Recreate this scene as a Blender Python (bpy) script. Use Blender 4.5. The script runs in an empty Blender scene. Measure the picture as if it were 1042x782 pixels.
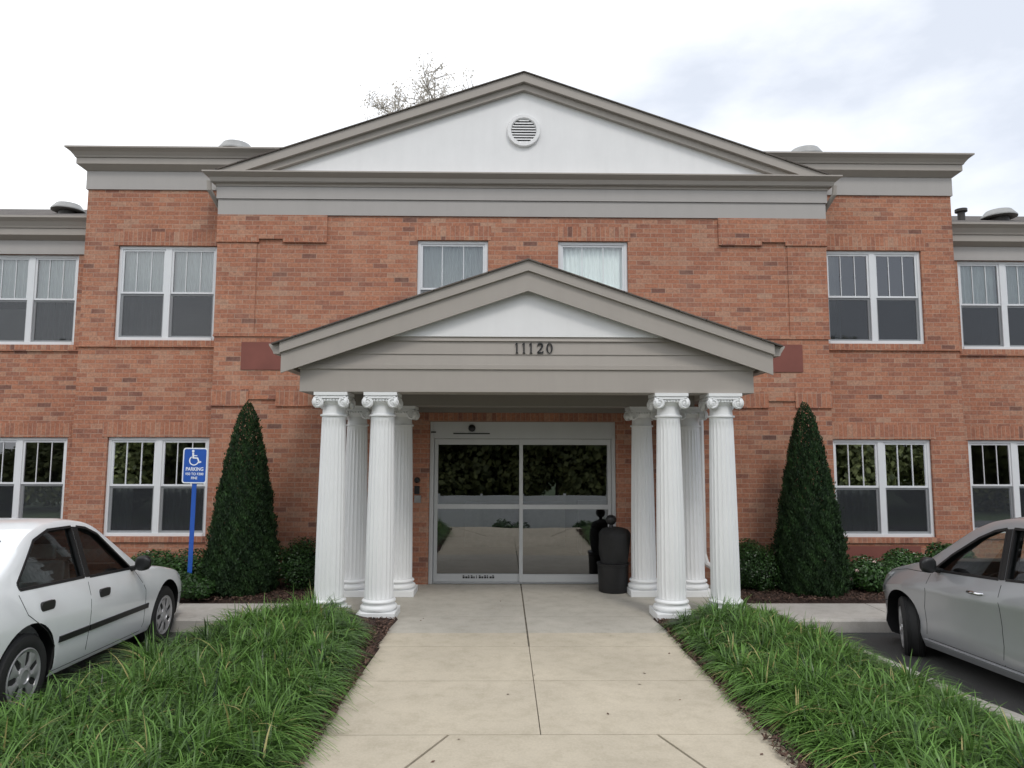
import bpy, bmesh, math, random
import numpy as np
from mathutils import Vector, Matrix
from mathutils.geometry import tessellate_polygon

random.seed(7)
RNG = np.random.default_rng(7)
PI = math.pi
S = bpy.context.scene
C = S.collection

# ------------------------------------------------------------------ camera
cam_d = bpy.data.cameras.new('camera')
cam = bpy.data.objects.new('camera', cam_d)
C.objects.link(cam)
S.camera = cam
cam_d.sensor_width = 36.0
cam_d.lens = 36.0 * 694.1 / 1042.0
cam_d.clip_end = 2000
CAMX, CAMY, CAMZ = -0.2837, -9.53, 1.85
_p, _r, _y = 0.0941, 0.0029, 0.0131
F = Vector((math.sin(_y) * math.cos(_p), math.cos(_y) * math.cos(_p), math.sin(_p)))
R0 = Vector((math.cos(_y), -math.sin(_y), 0))
U0 = R0.cross(F)
RX = R0 * math.cos(_r) + U0 * math.sin(_r)
UX = U0 * math.cos(_r) - R0 * math.sin(_r)
M = Matrix((RX, UX, -F)).transposed().to_4x4()
M.translation = (CAMX, CAMY, CAMZ)
cam.matrix_world = M

# ------------------------------------------------------------------ world, sun, exposure
SUN_EL, SUN_AZ = math.radians(52), math.radians(24)      # azimuth measured from -Y (in front of the facade) towards -X
w = bpy.data.worlds.new('World')
S.world = w
w.use_nodes = True
nt = w.node_tree
nt.nodes.clear()
out = nt.nodes.new('ShaderNodeOutputWorld')
bg = nt.nodes.new('ShaderNodeBackground')
bg.inputs[1].default_value = 0.1
sky = nt.nodes.new('ShaderNodeTexSky')
sky.sky_type = 'NISHITA'
sky.sun_disc = False
sky.sun_elevation = SUN_EL
sky.sun_rotation = math.radians(180 - 24)
sky.air_density = 1.0
sky.dust_density = 2.0
tc = nt.nodes.new('ShaderNodeTexCoord')
mp = nt.nodes.new('ShaderNodeMapping')
mp.inputs['Scale'].default_value = (1.0, 1.0, 2.2)
mp.inputs['Location'].default_value = (0.55, 0.2, 0.1)
nz = nt.nodes.new('ShaderNodeTexNoise')
nz.inputs['Scale'].default_value = 2.1
nz.inputs['Detail'].default_value = 8
nz.inputs['Roughness'].default_value = 0.52
rp = nt.nodes.new('ShaderNodeValToRGB')
rp.color_ramp.elements[0].position = 0.37
rp.color_ramp.elements[0].color = (6.9, 7.35, 8.2, 1)
rp.color_ramp.elements[1].position = 0.70
rp.color_ramp.elements[1].color = (13.4, 13.5, 13.6, 1)
sep = nt.nodes.new('ShaderNodeSeparateXYZ')
bias = nt.nodes.new('ShaderNodeMath'); bias.operation = 'MULTIPLY_ADD'
bias.inputs[1].default_value = -0.22
mixs = nt.nodes.new('ShaderNodeMixRGB')
mixs.inputs[0].default_value = 0.88
L = nt.links.new
L(tc.outputs['Generated'], mp.inputs[0])
L(mp.outputs[0], nz.inputs[0])
L(tc.outputs['Generated'], sep.inputs[0])
L(sep.outputs[0], bias.inputs[0])
L(nz.outputs[0], bias.inputs[2])
L(bias.outputs[0], rp.inputs[0])
L(sky.outputs[0], mixs.inputs[1])
L(rp.outputs[0], mixs.inputs[2])
L(mixs.outputs[0], bg.inputs[0])
L(bg.outputs[0], out.inputs[0])

sun_d = bpy.data.lights.new('sun', 'SUN')
sun_d.energy = 0.9
sun_d.angle = math.radians(14)
sun_d.color = (1.0, 0.96, 0.9)
sun = bpy.data.objects.new('sun', sun_d)
C.objects.link(sun)
sd = Vector((math.sin(SUN_AZ) * math.cos(SUN_EL), -math.cos(SUN_AZ) * math.cos(SUN_EL), math.sin(SUN_EL)))
sun.rotation_euler = sd.to_track_quat('Z', 'Y').to_euler()
sun.location = (10, -20, 30)

S.view_settings.view_transform = 'Standard'
S.view_settings.look = 'None'
S.view_settings.gamma = 1
S.view_settings.use_curve_mapping = False
S.view_settings.exposure = 0.32
S.render.engine = 'CYCLES'
S.cycles.max_bounces = 8
S.cycles.transparent_max_bounces = 16


# ------------------------------------------------------------------ mesh helpers
class MB:
    def __init__(s):
        s.v = []; s.f = []; s.m = []

    def add(s, vs, fs, mi=0):
        o = len(s.v)
        s.v += [tuple(v) for v in vs]
        s.f += [tuple(i + o for i in f) for f in fs]
        s.m += [mi] * len(fs)

    def box(s, x0, x1, y0, y1, z0, z1, mi=0):
        s.add([(x0, y0, z0), (x1, y0, z0), (x1, y1, z0), (x0, y1, z0), (x0, y0, z1), (x1, y0, z1), (x1, y1, z1), (x0, y1, z1)],
              [(0, 3, 2, 1), (4, 5, 6, 7), (0, 1, 5, 4), (1, 2, 6, 5), (2, 3, 7, 6), (3, 0, 4, 7)], mi)

    def prism(s, poly, fn0, fn1, mi=0):
        """closed prism: polygon (a,b) list (ccw); fn0/fn1 map (a,b) to the two ends"""
        n = len(poly)
        vs = [fn0(a, b) for a, b in poly] + [fn1(a, b) for a, b in poly]
        tri = tessellate_polygon([[Vector((a, b, 0)) for a, b in poly]])
        fs = [tuple(t) for t in tri] + [tuple(i + n for i in reversed(t)) for t in tri]
        fs += [(i, (i + 1) % n, (i + 1) % n + n, i + n) for i in range(n)]
        s.add(vs, fs, mi)

    def tube(s, path, rad, seg=10, mi=0, cap=True):
        path = [Vector(p) for p in path]
        rads = rad if isinstance(rad, (list, tuple)) else [rad] * len(path)
        rings = []
        prev = None
        for i, p in enumerate(path):
            if i == 0: d = path[1] - p
            elif i == len(path) - 1: d = p - path[i - 1]
            else: d = (path[i + 1] - p).normalized() + (p - path[i - 1]).normalized()
            d.normalize()
            if prev is None:
                a = d.orthogonal().normalized()
            else:
                a = prev - d * prev.dot(d)
                a.normalize()
            prev = a
            b = d.cross(a)
            rings.append([p + (a * math.cos(t) + b * math.sin(t)) * rads[i] for t in [2 * PI * k / seg for k in range(seg)]])
        vs = [v for r in rings for v in r]
        fs = []
        for i in range(len(rings) - 1):
            for k in range(seg):
                k2 = (k + 1) % seg
                fs.append((i * seg + k, i * seg + k2, (i + 1) * seg + k2, (i + 1) * seg + k))
        if cap:
            fs.append(tuple(reversed(range(seg))))
            fs.append(tuple((len(rings) - 1) * seg + k for k in range(seg)))
        s.add(vs, fs, mi)

    def lathe(s, prof, c=(0, 0, 0), seg=24, mi=0, axis='z', rfn=None):
        vs = []; fs = []
        for (r, h) in prof:
            for k in range(seg):
                t = 2 * PI * k / seg
                rr = r * (rfn(t, h) if rfn else 1)
                a, b = rr * math.cos(t), rr * math.sin(t)
                if axis == 'z': p = (c[0] + a, c[1] + b, c[2] + h)
                elif axis == 'x': p = (c[0] + h, c[1] + a, c[2] + b)
                else: p = (c[0] + b, c[1] + h, c[2] + a)
                vs.append(p)
        for i in range(len(prof) - 1):
            for k in range(seg):
                k2 = (k + 1) % seg
                fs.append((i * seg + k, i * seg + k2, (i + 1) * seg + k2, (i + 1) * seg + k))
        if prof[0][0] > 1e-5: fs.append(tuple(reversed(range(seg))))
        if prof[-1][0] > 1e-5: fs.append(tuple((len(prof) - 1) * seg + k for k in range(seg)))
        s.add(vs, fs, mi)

    def crown(s, path, prof, mi=0):
        """mitred sweep of a closed (offset, z) profile along an XY path; offset is to the right-hand side of travel"""
        P = [Vector((p[0], p[1])) for p in path]
        n = len(prof); rings = []
        for i, p in enumerate(P):
            ds = []
            if i > 0: ds.append((P[i] - P[i - 1]).normalized())
            if i < len(P) - 1: ds.append((P[i + 1] - P[i]).normalized())
            ns = [Vector((d.y, -d.x)) for d in ds]
            if len(ns) == 1: off = ns[0]
            else:
                b = (ns[0] + ns[1]).normalized()
                off = b / max(0.2, b.dot(ns[0]))
            rings.append([(p.x + off.x * o, p.y + off.y * o, z) for o, z in prof])
        vs = [v for r in rings for v in r]
        fs = []
        for i in range(len(P) - 1):
            for k in range(n):
                k2 = (k + 1) % n
                fs.append((i * n + k, (i + 1) * n + k, (i + 1) * n + k2, i * n + k2))
        tri = tessellate_polygon([[Vector((o, z, 0)) for o, z in prof]])
        e = (len(P) - 1) * n
        fs += [tuple(t) for t in tri] + [tuple(e + q for q in reversed(t)) for t in tri]
        s.add(vs, fs, mi)

    def build(s, name, mats, parent=None, smooth=None, bevel=0.0):
        me = bpy.data.meshes.new(name)
        me.from_pydata(s.v, [], s.f)
        if not isinstance(mats, (list, tuple)): mats = [mats]
        for m in mats: me.materials.append(m)
        me.polygons.foreach_set('material_index', s.m)
        bm = bmesh.new(); bm.from_mesh(me)
        bmesh.ops.recalc_face_normals(bm, faces=bm.faces)
        bm.to_mesh(me); bm.free()
        if smooth is not None:
            me.polygons.foreach_set('use_smooth', [True] * len(me.polygons))
            me.set_sharp_from_angle(angle=math.radians(smooth))
        me.update()
        o = bpy.data.objects.new(name, me)
        C.objects.link(o)
        if parent is not None: o.parent = parent
        if bevel > 0:
            b = o.modifiers.new('bevel', 'BEVEL'); b.width = bevel; b.segments = 2; b.limit_method = 'ANGLE'
        return o


def tag(o, label=None, cat=None, group=None, kind=None):
    if label: o['label'] = label
    if cat: o['category'] = cat
    if group: o['group'] = group
    if kind: o['kind'] = kind
    return o


def empty(name, loc=(0, 0, 0), rot=(0, 0, 0)):
    o = bpy.data.objects.new(name, None)
    C.objects.link(o)
    o.location = loc; o.rotation_euler = rot
    o.empty_display_size = 0.2
    return o


def copy_tree(o, parent=None):
    c = o.copy(); C.objects.link(c); c.parent = parent
    for ch in list(o.children): copy_tree(ch, c)
    return c


# ------------------------------------------------------------------ material helpers
class NT:
    def __init__(s, name):
        s.mat = bpy.data.materials.new(name)
        s.mat.use_nodes = True
        s.t = s.mat.node_tree
        s.b = s.t.nodes['Principled BSDF']
        s.o = s.t.nodes['Material Output']

    def n(s, typ, **kw):
        nd = s.t.nodes.new(typ)
        for k, v in kw.items(): setattr(nd, k, v)
        return nd

    def l(s, a, b): s.t.links.new(a, b)

    def math(s, op, a, b=None, c=None):
        nd = s.n('ShaderNodeMath', operation=op)
        for i, v in enumerate((a, b, c)):
            if v is None: continue
            if isinstance(v, (int, float)): nd.inputs[i].default_value = v
            else: s.l(v, nd.inputs[i])
        return nd.outputs[0]

    def noise(s, scale, detail=3, rough=0.5, vec=None, dim='3D'):
        nd = s.n('ShaderNodeTexNoise')
        nd.inputs['Scale'].default_value = scale
        nd.inputs['Detail'].default_value = detail
        nd.inputs['Roughness'].default_value = rough
        s.l(vec if vec is not None else s.obj(), nd.inputs['Vector'])
        return nd.outputs[0]

    def obj(s):
        if not hasattr(s, '_tc'): s._tc = s.n('ShaderNodeTexCoord')
        return s._tc.outputs['Object']

    def ramp(s, fac, stops):
        nd = s.n('ShaderNodeValToRGB')
        cr = nd.color_ramp
        while len(cr.elements) < len(stops): cr.elements.new(0.5)
        for e, (p, c) in zip(cr.elements, stops):
            e.position = p; e.color = (*c, 1)
        s.l(fac, nd.inputs[0])
        return nd.outputs[0]

    def mix(s, fac, a, b, typ='MIX'):
        nd = s.n('ShaderNodeMixRGB', blend_type=typ)
        for i, v in enumerate((fac, a, b)):
            if isinstance(v, (int, float)): nd.inputs[i].default_value = v
            elif isinstance(v, tuple): nd.inputs[i].default_value = (*v, 1)
            else: s.l(v, nd.inputs[i])
        return nd.outputs[0]

    def bump(s, h, strength=0.3, dist=0.01):
        nd = s.n('ShaderNodeBump')
        nd.inputs['Strength'].default_value = strength
        nd.inputs['Distance'].default_value = dist
        s.l(h, nd.inputs['Height'])
        s.l(nd.outputs[0], s.b.inputs['Normal'])

    def col(s, c):
        if isinstance(c, tuple): s.b.inputs['Base Color'].default_value = (*c, 1)
        else: s.l(c, s.b.inputs['Base Color'])

    def rough(s, r):
        if isinstance(r, (int, float)): s.b.inputs['Roughness'].default_value = r
        else: s.l(r, s.b.inputs['Roughness'])


def simple(name, c, rough=0.5, var=0.12, scale=6.0, metal=0.0, bump=0.0, coat=0.0, spec=None):
    m = NT(name)
    n1 = m.noise(scale, 4, 0.6)
    dark = tuple(x * (1 - var) for x in c); lite = tuple(min(1, x * (1 + var)) for x in c)
    m.col(m.ramp(n1, [(0.3, dark), (0.7, lite)]))
    m.rough(rough)
    m.b.inputs['Metallic'].default_value = metal
    m.b.inputs['Coat Weight'].default_value = coat
    if spec is not None: m.b.inputs['Specular IOR Level'].default_value = spec
    if bump: m.bump(m.noise(scale * 8, 3), bump, 0.004)
    return m.mat


def brick_mat(name, soldier=False, tone=1.0):
    m = NT(name)
    geo = m.n('ShaderNodeNewGeometry')
    sepn = m.n('ShaderNodeSeparateXYZ'); m.l(geo.outputs['True Normal'], sepn.inputs[0])
    sepp = m.n('ShaderNodeSeparateXYZ'); m.l(m.obj(), sepp.inputs[0])
    ax = m.math('GREATER_THAN', m.math('ABSOLUTE', sepn.outputs[0]), 0.5)
    az = m.math('GREATER_THAN', m.math('ABSOLUTE', sepn.outputs[2]), 0.5)
    u = m.math('ADD', m.math('MULTIPLY', sepp.outputs[0], m.math('SUBTRACT', 1.0, ax)), m.math('MULTIPLY', sepp.outputs[1], ax))
    v = m.math('ADD', m.math('MULTIPLY', sepp.outputs[2], m.math('SUBTRACT', 1.0, az)), m.math('MULTIPLY', sepp.outputs[1], az))
    if soldier: u, v = v, u
    bh, bl = 0.0672, 0.203
    vr = m.math('DIVIDE', m.math('ADD', v, 20.0), bh)
    row = m.math('FLOOR', vr)
    fy = m.math('SUBTRACT', vr, row)
    odd = m.math('MULTIPLY', m.math('MODULO', row, 2.0), 0.0 if soldier else 0.5)
    ur = m.math('ADD', m.math('DIVIDE', m.math('ADD', u, 40.0), bl), odd)
    colm = m.math('FLOOR', ur)
    fx = m.math('SUBTRACT', ur, colm)
    cmb = m.n('ShaderNodeCombineXYZ')
    m.l(colm, cmb.inputs[0]); m.l(row, cmb.inputs[1])
    wn = m.n('ShaderNodeTexWhiteNoise', noise_dimensions='3D')
    m.l(cmb.outputs[0], wn.inputs['Vector'])
    rnd = wn.outputs['Value']
    t = tone
    c = m.ramp(rnd, [(0.0, (0.19 * t, 0.105 * t, 0.085 * t)), (0.025, (0.29 * t, 0.135 * t, 0.098 * t)), (0.08, (0.36 * t, 0.165 * t, 0.112 * t)),
                     (0.42, (0.435 * t, 0.190 * t, 0.118 * t)), (0.74, (0.475 * t, 0.218 * t, 0.135 * t)), (0.93, (0.49 * t, 0.265 * t, 0.177 * t)), (1.0, (0.47 * t, 0.285 * t, 0.20 * t))])
    # clustered darker firing patches and weathering
    big = m.noise(0.55, 3, 0.6)
    c = m.mix(m.math('MULTIPLY', m.ramp(big, [(0.42, (0, 0, 0)), (0.66, (1, 1, 1))]), 0.30), c, (0.27 * t, 0.115 * t, 0.078 * t))
    fine = m.noise(28, 4, 0.7)
    c = m.mix(0.6, c, m.ramp(fine, [(0.3, (0.42, 0.42, 0.44)), (0.7, (1.32, 1.28, 1.24))]), 'MULTIPLY')
    # mortar
    mw, mh = 0.05, 0.15
    ex = m.math('LESS_THAN', fx, mw)
    ey = m.math('LESS_THAN', fy, mh)
    mort = m.math('MAXIMUM', ex, ey)
    mcol = m.ramp(m.noise(5, 4, 0.7), [(0.3, (0.34, 0.25, 0.195)), (0.7, (0.50, 0.39, 0.31))])
    mcol = m.mix(0.0, mcol, mcol)
    c = m.mix(m.math('MULTIPLY', mort, 0.55), c, mcol)
    # faint efflorescence and run-off streaks
    mpn = m.n('ShaderNodeMapping'); mpn.inputs['Scale'].default_value = (3.0, 3.0, 0.35)
    m.l(m.obj(), mpn.inputs[0])
    st = m.noise(1.2, 5, 0.65, mpn.outputs[0])
    c = m.mix(m.math('MULTIPLY', m.ramp(st, [(0.5, (0, 0, 0)), (0.75, (1, 1, 1))]), 0.22), c, (0.52, 0.36, 0.27))
    m.col(c)
    m.rough(0.9)
    m.b.inputs['Specular IOR Level'].default_value = 0.25
    m.bump(m.math('ADD', m.math('SUBTRACT', 1.0, mort), m.math('MULTIPLY', fine, 0.4)), 0.55, 0.006)
    return m.mat


def glass_mat(name, tint=(0.8, 0.84, 0.82), ior=1.75, rough=0.0):
    m = NT(name)
    m.t.nodes.remove(m.b)
    tr = m.n('ShaderNodeBsdfTransparent'); tr.inputs[0].default_value = (*tint, 1)
    gl = m.n('ShaderNodeBsdfGlossy'); gl.inputs[0].default_value = (0.95, 0.97, 1, 1); gl.inputs['Roughness'].default_value = rough
    # slight waviness as in real panes
    b = m.n('ShaderNodeBump'); b.inputs['Strength'].default_value = 0.09; b.inputs['Distance'].default_value = 0.012
    m.l(m.noise(1.6, 1), b.inputs['Height']); m.l(b.outputs[0], gl.inputs['Normal'])
    fr = m.n('ShaderNodeFresnel'); fr.inputs['IOR'].default_value = ior
    mx = m.n('ShaderNodeMixShader')
    geo = m.n('ShaderNodeNewGeometry')
    # same reflectance from both sides of the single sheet
    m.l(fr.outputs[0], mx.inputs[0])
    m.l(tr.outputs[0], mx.inputs[1]); m.l(gl.outputs[0], mx.inputs[2])
    m.l(mx.outputs[0], m.o.inputs[0])
    return m.mat


def screen_mat(name, alpha):
    m = NT(name)
    m.col((0.035, 0.04, 0.048)); m.rough(0.7)
    m.b.inputs['Alpha'].default_value = alpha
    return m.mat


def leaf_mat(name, dark, light, trans=0.3, rough=0.5, old=None):
    m = NT(name)
    a = m.n('ShaderNodeAttribute', attribute_name='var')
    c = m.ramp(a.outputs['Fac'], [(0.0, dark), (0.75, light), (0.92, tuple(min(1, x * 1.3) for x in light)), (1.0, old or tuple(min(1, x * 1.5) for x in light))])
    m.col(c); m.rough(rough)
    m.b.inputs['Specular IOR Level'].default_value = 0.35
    tl = m.n('ShaderNodeBsdfTranslucent'); m.l(c, tl.inputs[0])
    mx = m.n('ShaderNodeMixShader'); mx.inputs[0].default_value = trans
    m.l(m.b.outputs[0], mx.inputs[1]); m.l(tl.outputs[0], mx.inputs[2]); m.l(mx.outputs[0], m.o.inputs[0])
    return m.mat


def siding_mat(name, c):
    m = NT(name)
    n1 = m.noise(2.2, 5, 0.65)
    mpn = m.n('ShaderNodeMapping'); mpn.inputs['Scale'].default_value = (5.0, 5.0, 0.6)
    m.l(m.obj(), mpn.inputs[0])
    n2 = m.noise(1.3, 5, 0.7, mpn.outputs[0])
    f = m.math('ADD', m.math('MULTIPLY', n1, 0.5), m.math('MULTIPLY', n2, 0.5))
    m.col(m.ramp(f, [(0.3, tuple(x * 0.95 for x in c)), (0.68, tuple(x * 1.03 for x in c))]))
    m.rough(0.55)
    m.b.inputs['Specular IOR Level'].default_value = 0.3
    return m.mat


def concrete_mat(name, base, joints=None):
    m = NT(name)
    n1 = m.noise(0.9, 6, 0.62); n2 = m.noise(60, 3, 0.7); n3 = m.noise(6, 5, 0.7)
    c = m.ramp(n1, [(0.3, tuple(x * 0.86 for x in base)), (0.7, tuple(x * 1.06 for x in base))])
    c = m.mix(0.55, c, m.ramp(n2, [(0.3, (0.82, 0.82, 0.82)), (0.7, (1.08, 1.08, 1.08))]), 'MULTIPLY')
    c = m.mix(0.6, c, m.ramp(n3, [(0.32, (0.80, 0.79, 0.76)), (0.55, (1.03, 1.03, 1.03))]), 'MULTIPLY')
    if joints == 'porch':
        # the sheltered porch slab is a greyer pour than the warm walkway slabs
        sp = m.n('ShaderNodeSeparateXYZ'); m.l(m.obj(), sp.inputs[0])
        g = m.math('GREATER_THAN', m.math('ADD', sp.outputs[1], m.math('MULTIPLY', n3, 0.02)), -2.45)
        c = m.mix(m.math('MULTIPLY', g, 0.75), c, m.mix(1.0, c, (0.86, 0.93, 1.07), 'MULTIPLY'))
    sv = m.n('ShaderNodeTexVoronoi'); sv.inputs['Scale'].default_value = 3.1; m.l(m.obj(), sv.inputs['Vector'])
    spots = m.ramp(sv.outputs['Distance'], [(0.012, (0.7, 0.67, 0.63)), (0.03, (1, 1, 1))])
    c = m.mix(0.6, c, spots, 'MULTIPLY')
    m.col(c); m.rough(0.9); m.b.inputs['Specular IOR Level'].default_value = 0.25
    m.bump(m.noise(90, 3, 0.7), 0.25, 0.003)
    return m.mat


def paint_mat(name, c, metal=0.0, rough=0.3):
    m = NT(name)
    m.col(m.ramp(m.noise(1.5, 4, 0.6), [(0.3, tuple(x * 0.93 for x in c)), (0.7, c)]))
    m.b.inputs['Metallic'].default_value = metal
    m.rough(rough)
    m.b.inputs['Coat Weight'].default_value = 0.8
    m.b.inputs['Coat Roughness'].default_value = 0.03
    m.b.inputs['Coat IOR'].default_value = 1.65
    return m.mat


MT = {}
MT['brick'] = brick_mat('brick')
MT['soldier'] = brick_mat('soldier_brick', True, 1.0)
MT['trim'] = siding_mat('taupe_trim', (0.385, 0.352, 0.318))
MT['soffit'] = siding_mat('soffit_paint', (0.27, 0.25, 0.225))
MT['frieze'] = siding_mat('grey_frieze', (0.405, 0.385, 0.368))
MT['white'] = siding_mat('white_stucco', (0.80, 0.80, 0.80))
MT['colwhite'] = siding_mat('white_column_paint', (0.80, 0.81, 0.81))
MT['frame'] = siding_mat('white_vinyl', (0.72, 0.74, 0.76))
MT['alu'] = siding_mat('pale_door_aluminium', (0.56, 0.57, 0.57))
MT['terra'] = simple('terracotta_panel', (0.21, 0.072, 0.055), 0.8, 0.10, 3.0)
MT['glass'] = glass_mat('window_glass', (0.95, 0.99, 0.98), 2.25)
MT['doorglass'] = glass_mat('door_glass', (0.5, 0.53, 0.51), 2.75)
MT['carglass'] = glass_mat('car_glass', (0.80, 0.88, 0.85), 1.65)
MT['screen'] = screen_mat('insect_screen', 0.42)
MT['curtain'] = simple('curtain_fabric', (0.84, 0.88, 0.86), 0.9, 0.03)
MT['drape'] = simple('drape_fabric', (0.20, 0.215, 0.22), 0.9, 0.08, 3)
MT['blind'] = simple('shade_fabric', (0.38, 0.37, 0.35), 0.9, 0.05)
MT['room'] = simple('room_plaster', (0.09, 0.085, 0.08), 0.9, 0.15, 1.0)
MT['dark'] = simple('black_plastic', (0.012, 0.012, 0.013), 0.45, 0.2)
MT['black'] = simple('black_rubber', (0.018, 0.018, 0.018), 0.75, 0.2)
MT['bronze'] = simple('dark_bronze', (0.03, 0.026, 0.022), 0.5, 0.2)
MT['shingle'] = None
m = NT('roof_shingles')
brk = m.n('ShaderNodeTexBrick'); brk.inputs['Scale'].default_value = 1.0
brk.inputs['Brick Width'].default_value = 0.3; brk.inputs['Row Height'].default_value = 0.14
brk.inputs['Mortar Size'].default_value = 0.006
brk.inputs['Color1'].default_value = (0.15, 0.13, 0.115, 1); brk.inputs['Color2'].default_value = (0.09, 0.078, 0.07, 1)
brk.inputs['Mortar'].default_value = (0.02, 0.018, 0.016, 1)
m.l(m.obj(), brk.inputs['Vector'])
m.col(m.mix(0.4, brk.outputs[0], m.ramp(m.noise(40, 3), [(0.3, (0.5, 0.5, 0.5)), (0.7, (1.2, 1.2, 1.2))]), 'MULTIPLY'))
m.rough(0.95)
MT['shingle'] = m.mat
MT['vent'] = simple('galvanised_vent', (0.34, 0.34, 0.33), 0.45, 0.15, 5, metal=0.3)
MT['concrete'] = concrete_mat('walkway_concrete', (0.53, 0.47, 0.368), 'porch')
MT['sidewalk'] = concrete_mat('sidewalk_concrete', (0.46, 0.435, 0.40))
MT['joint'] = simple('joint_grime', (0.16, 0.14, 0.11), 0.95, 0.4, 8)
m = NT('asphalt')
m.col(m.mix(0.6, m.ramp(m.noise(0.8, 5, 0.6), [(0.3, (0.04, 0.039, 0.039)), (0.7, (0.066, 0.065, 0.064))]),
            m.ramp(m.noise(120, 2, 0.8), [(0.3, (0.5, 0.5, 0.5)), (0.75, (1.7, 1.7, 1.65))]), 'MULTIPLY'))
m.rough(0.9); m.bump(m.noise(150, 2, 0.8), 0.6, 0.006)
MT['asphalt'] = m.mat
m = NT('mulch_soil')
m.col(m.ramp(m.noise(35, 5, 0.75), [(0.3, (0.022, 0.013, 0.010)), (0.55, (0.075, 0.043, 0.033)), (0.75, (0.14, 0.09, 0.07))]))
m.rough(0.95); m.bump(m.noise(45, 4, 0.8), 1.0, 0.03)
MT['mulch'] = m.mat
m = NT('lawn')
m.col(m.ramp(m.noise(3, 5, 0.7), [(0.3, (0.035, 0.06, 0.02)), (0.7, (0.07, 0.11, 0.035))])); m.rough(0.95)
MT['lawn'] = m.mat
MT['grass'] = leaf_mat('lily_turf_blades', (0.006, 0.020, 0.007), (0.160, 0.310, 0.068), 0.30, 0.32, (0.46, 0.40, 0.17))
MT['arbor'] = leaf_mat('evergreen_foliage', (0.006, 0.017, 0.008), (0.034, 0.078, 0.022), 0.12, 0.65)
MT['shrub'] = leaf_mat('shrub_leaves', (0.012, 0.03, 0.008), (0.05, 0.12, 0.028), 0.2, 0.4)
MT['treeleaf'] = leaf_mat('tree_leaves', (0.05, 0.065, 0.025), (0.19, 0.21, 0.08), 0.25, 0.6)
MT['dryleaf'] = leaf_mat('sparse_leaves', (0.5, 0.47, 0.42), (0.75, 0.7, 0.64), 0.6, 0.7)
MT['chip'] = leaf_mat('mulch_chips', (0.028, 0.016, 0.012), (0.15, 0.09, 0.066), 0.0, 0.9)
MT['bark'] = simple('bark', (0.10, 0.075, 0.055), 0.9, 0.35, 12, bump=0.5)
MT['twig'] = simple('pale_twig', (0.38, 0.35, 0.32), 0.9, 0.2, 12)
MT['blue'] = simple('sign_blue', (0.012, 0.085, 0.40), 0.45, 0.08)
MT['signwhite'] = simple('sign_white', (0.78, 0.82, 0.86), 0.5, 0.04)
MT['wpaint'] = paint_mat('white_car_paint', (0.89, 0.905, 0.91), 0.0, 0.3)
MT['spaint'] = paint_mat('silver_car_paint', (0.52, 0.53, 0.555), 0.5, 0.30)
MT['rim'] = simple('hubcap_silver', (0.46, 0.46, 0.47), 0.35, 0.12, 6, metal=0.5)
MT['chrome'] = simple('chrome', (0.7, 0.7, 0.72), 0.15, 0.05, 6, metal=1.0)
MT['inner'] = simple('car_interior', (0.13, 0.13, 0.13), 0.9, 0.3, 4)
MT['seat'] = simple('seat_cloth', (0.34, 0.34, 0.34), 0.9, 0.15, 10)
MT['amber'] = simple('amber_lens', (0.7, 0.32, 0.03), 0.25, 0.1)
MT['lens'] = simple('headlamp_lens', (0.6, 0.62, 0.64), 0.08, 0.05, metal=0.3)
MT['redlens'] = simple('tail_lens', (0.45, 0.02, 0.02), 0.15, 0.1)
MT['flower'] = simple('pale_petals', (0.75, 0.55, 0.5), 0.7, 0.15, 20)
MT['yleaf'] = simple('yellow_leaf', (0.55, 0.36, 0.08), 0.7, 0.2, 20)

# ------------------------------------------------------------------ ground and paving (structure)
def struct(name, mb, mat, **kw):
    return tag(mb.build(name, mat, **kw), kind='structure')


g = MB(); g.add([(-300, -6.5, -0.30), (300, -6.5, -0.30), (300, 300, -0.30), (-300, 300, -0.30)], [(0, 1, 2, 3)])
g.add([(-300, -300, -1.6), (300, -300, -1.6), (300, -6.5, -1.6), (-300, -6.5, -1.6)], [(0, 1, 2, 3)])
struct('ground', g, MT['lawn'])

a = MB()
ys = [(-1.80, -0.15), (-4.7, -0.006), (-6.6, -0.006), (-10.6, -0.62)]
for (y0, z0), (y1, z1) in zip(ys[:-1], ys[1:]):
    for x0, x1 in ((-40, -1.4), (1.4, 40)):
        a.add([(x0, y1, z1), (x1, y1, z1), (x1, y0, z0), (x0, y0, z0)], [(0, 1, 2, 3)])
a.add([(-1.4, -10.6, -0.62), (1.4, -10.6, -0.62), (1.4, -6.6, -0.006), (-1.4, -6.6, -0.006)], [(0, 1, 2, 3)])
struct('parking_lot', a, MT['asphalt'])

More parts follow.
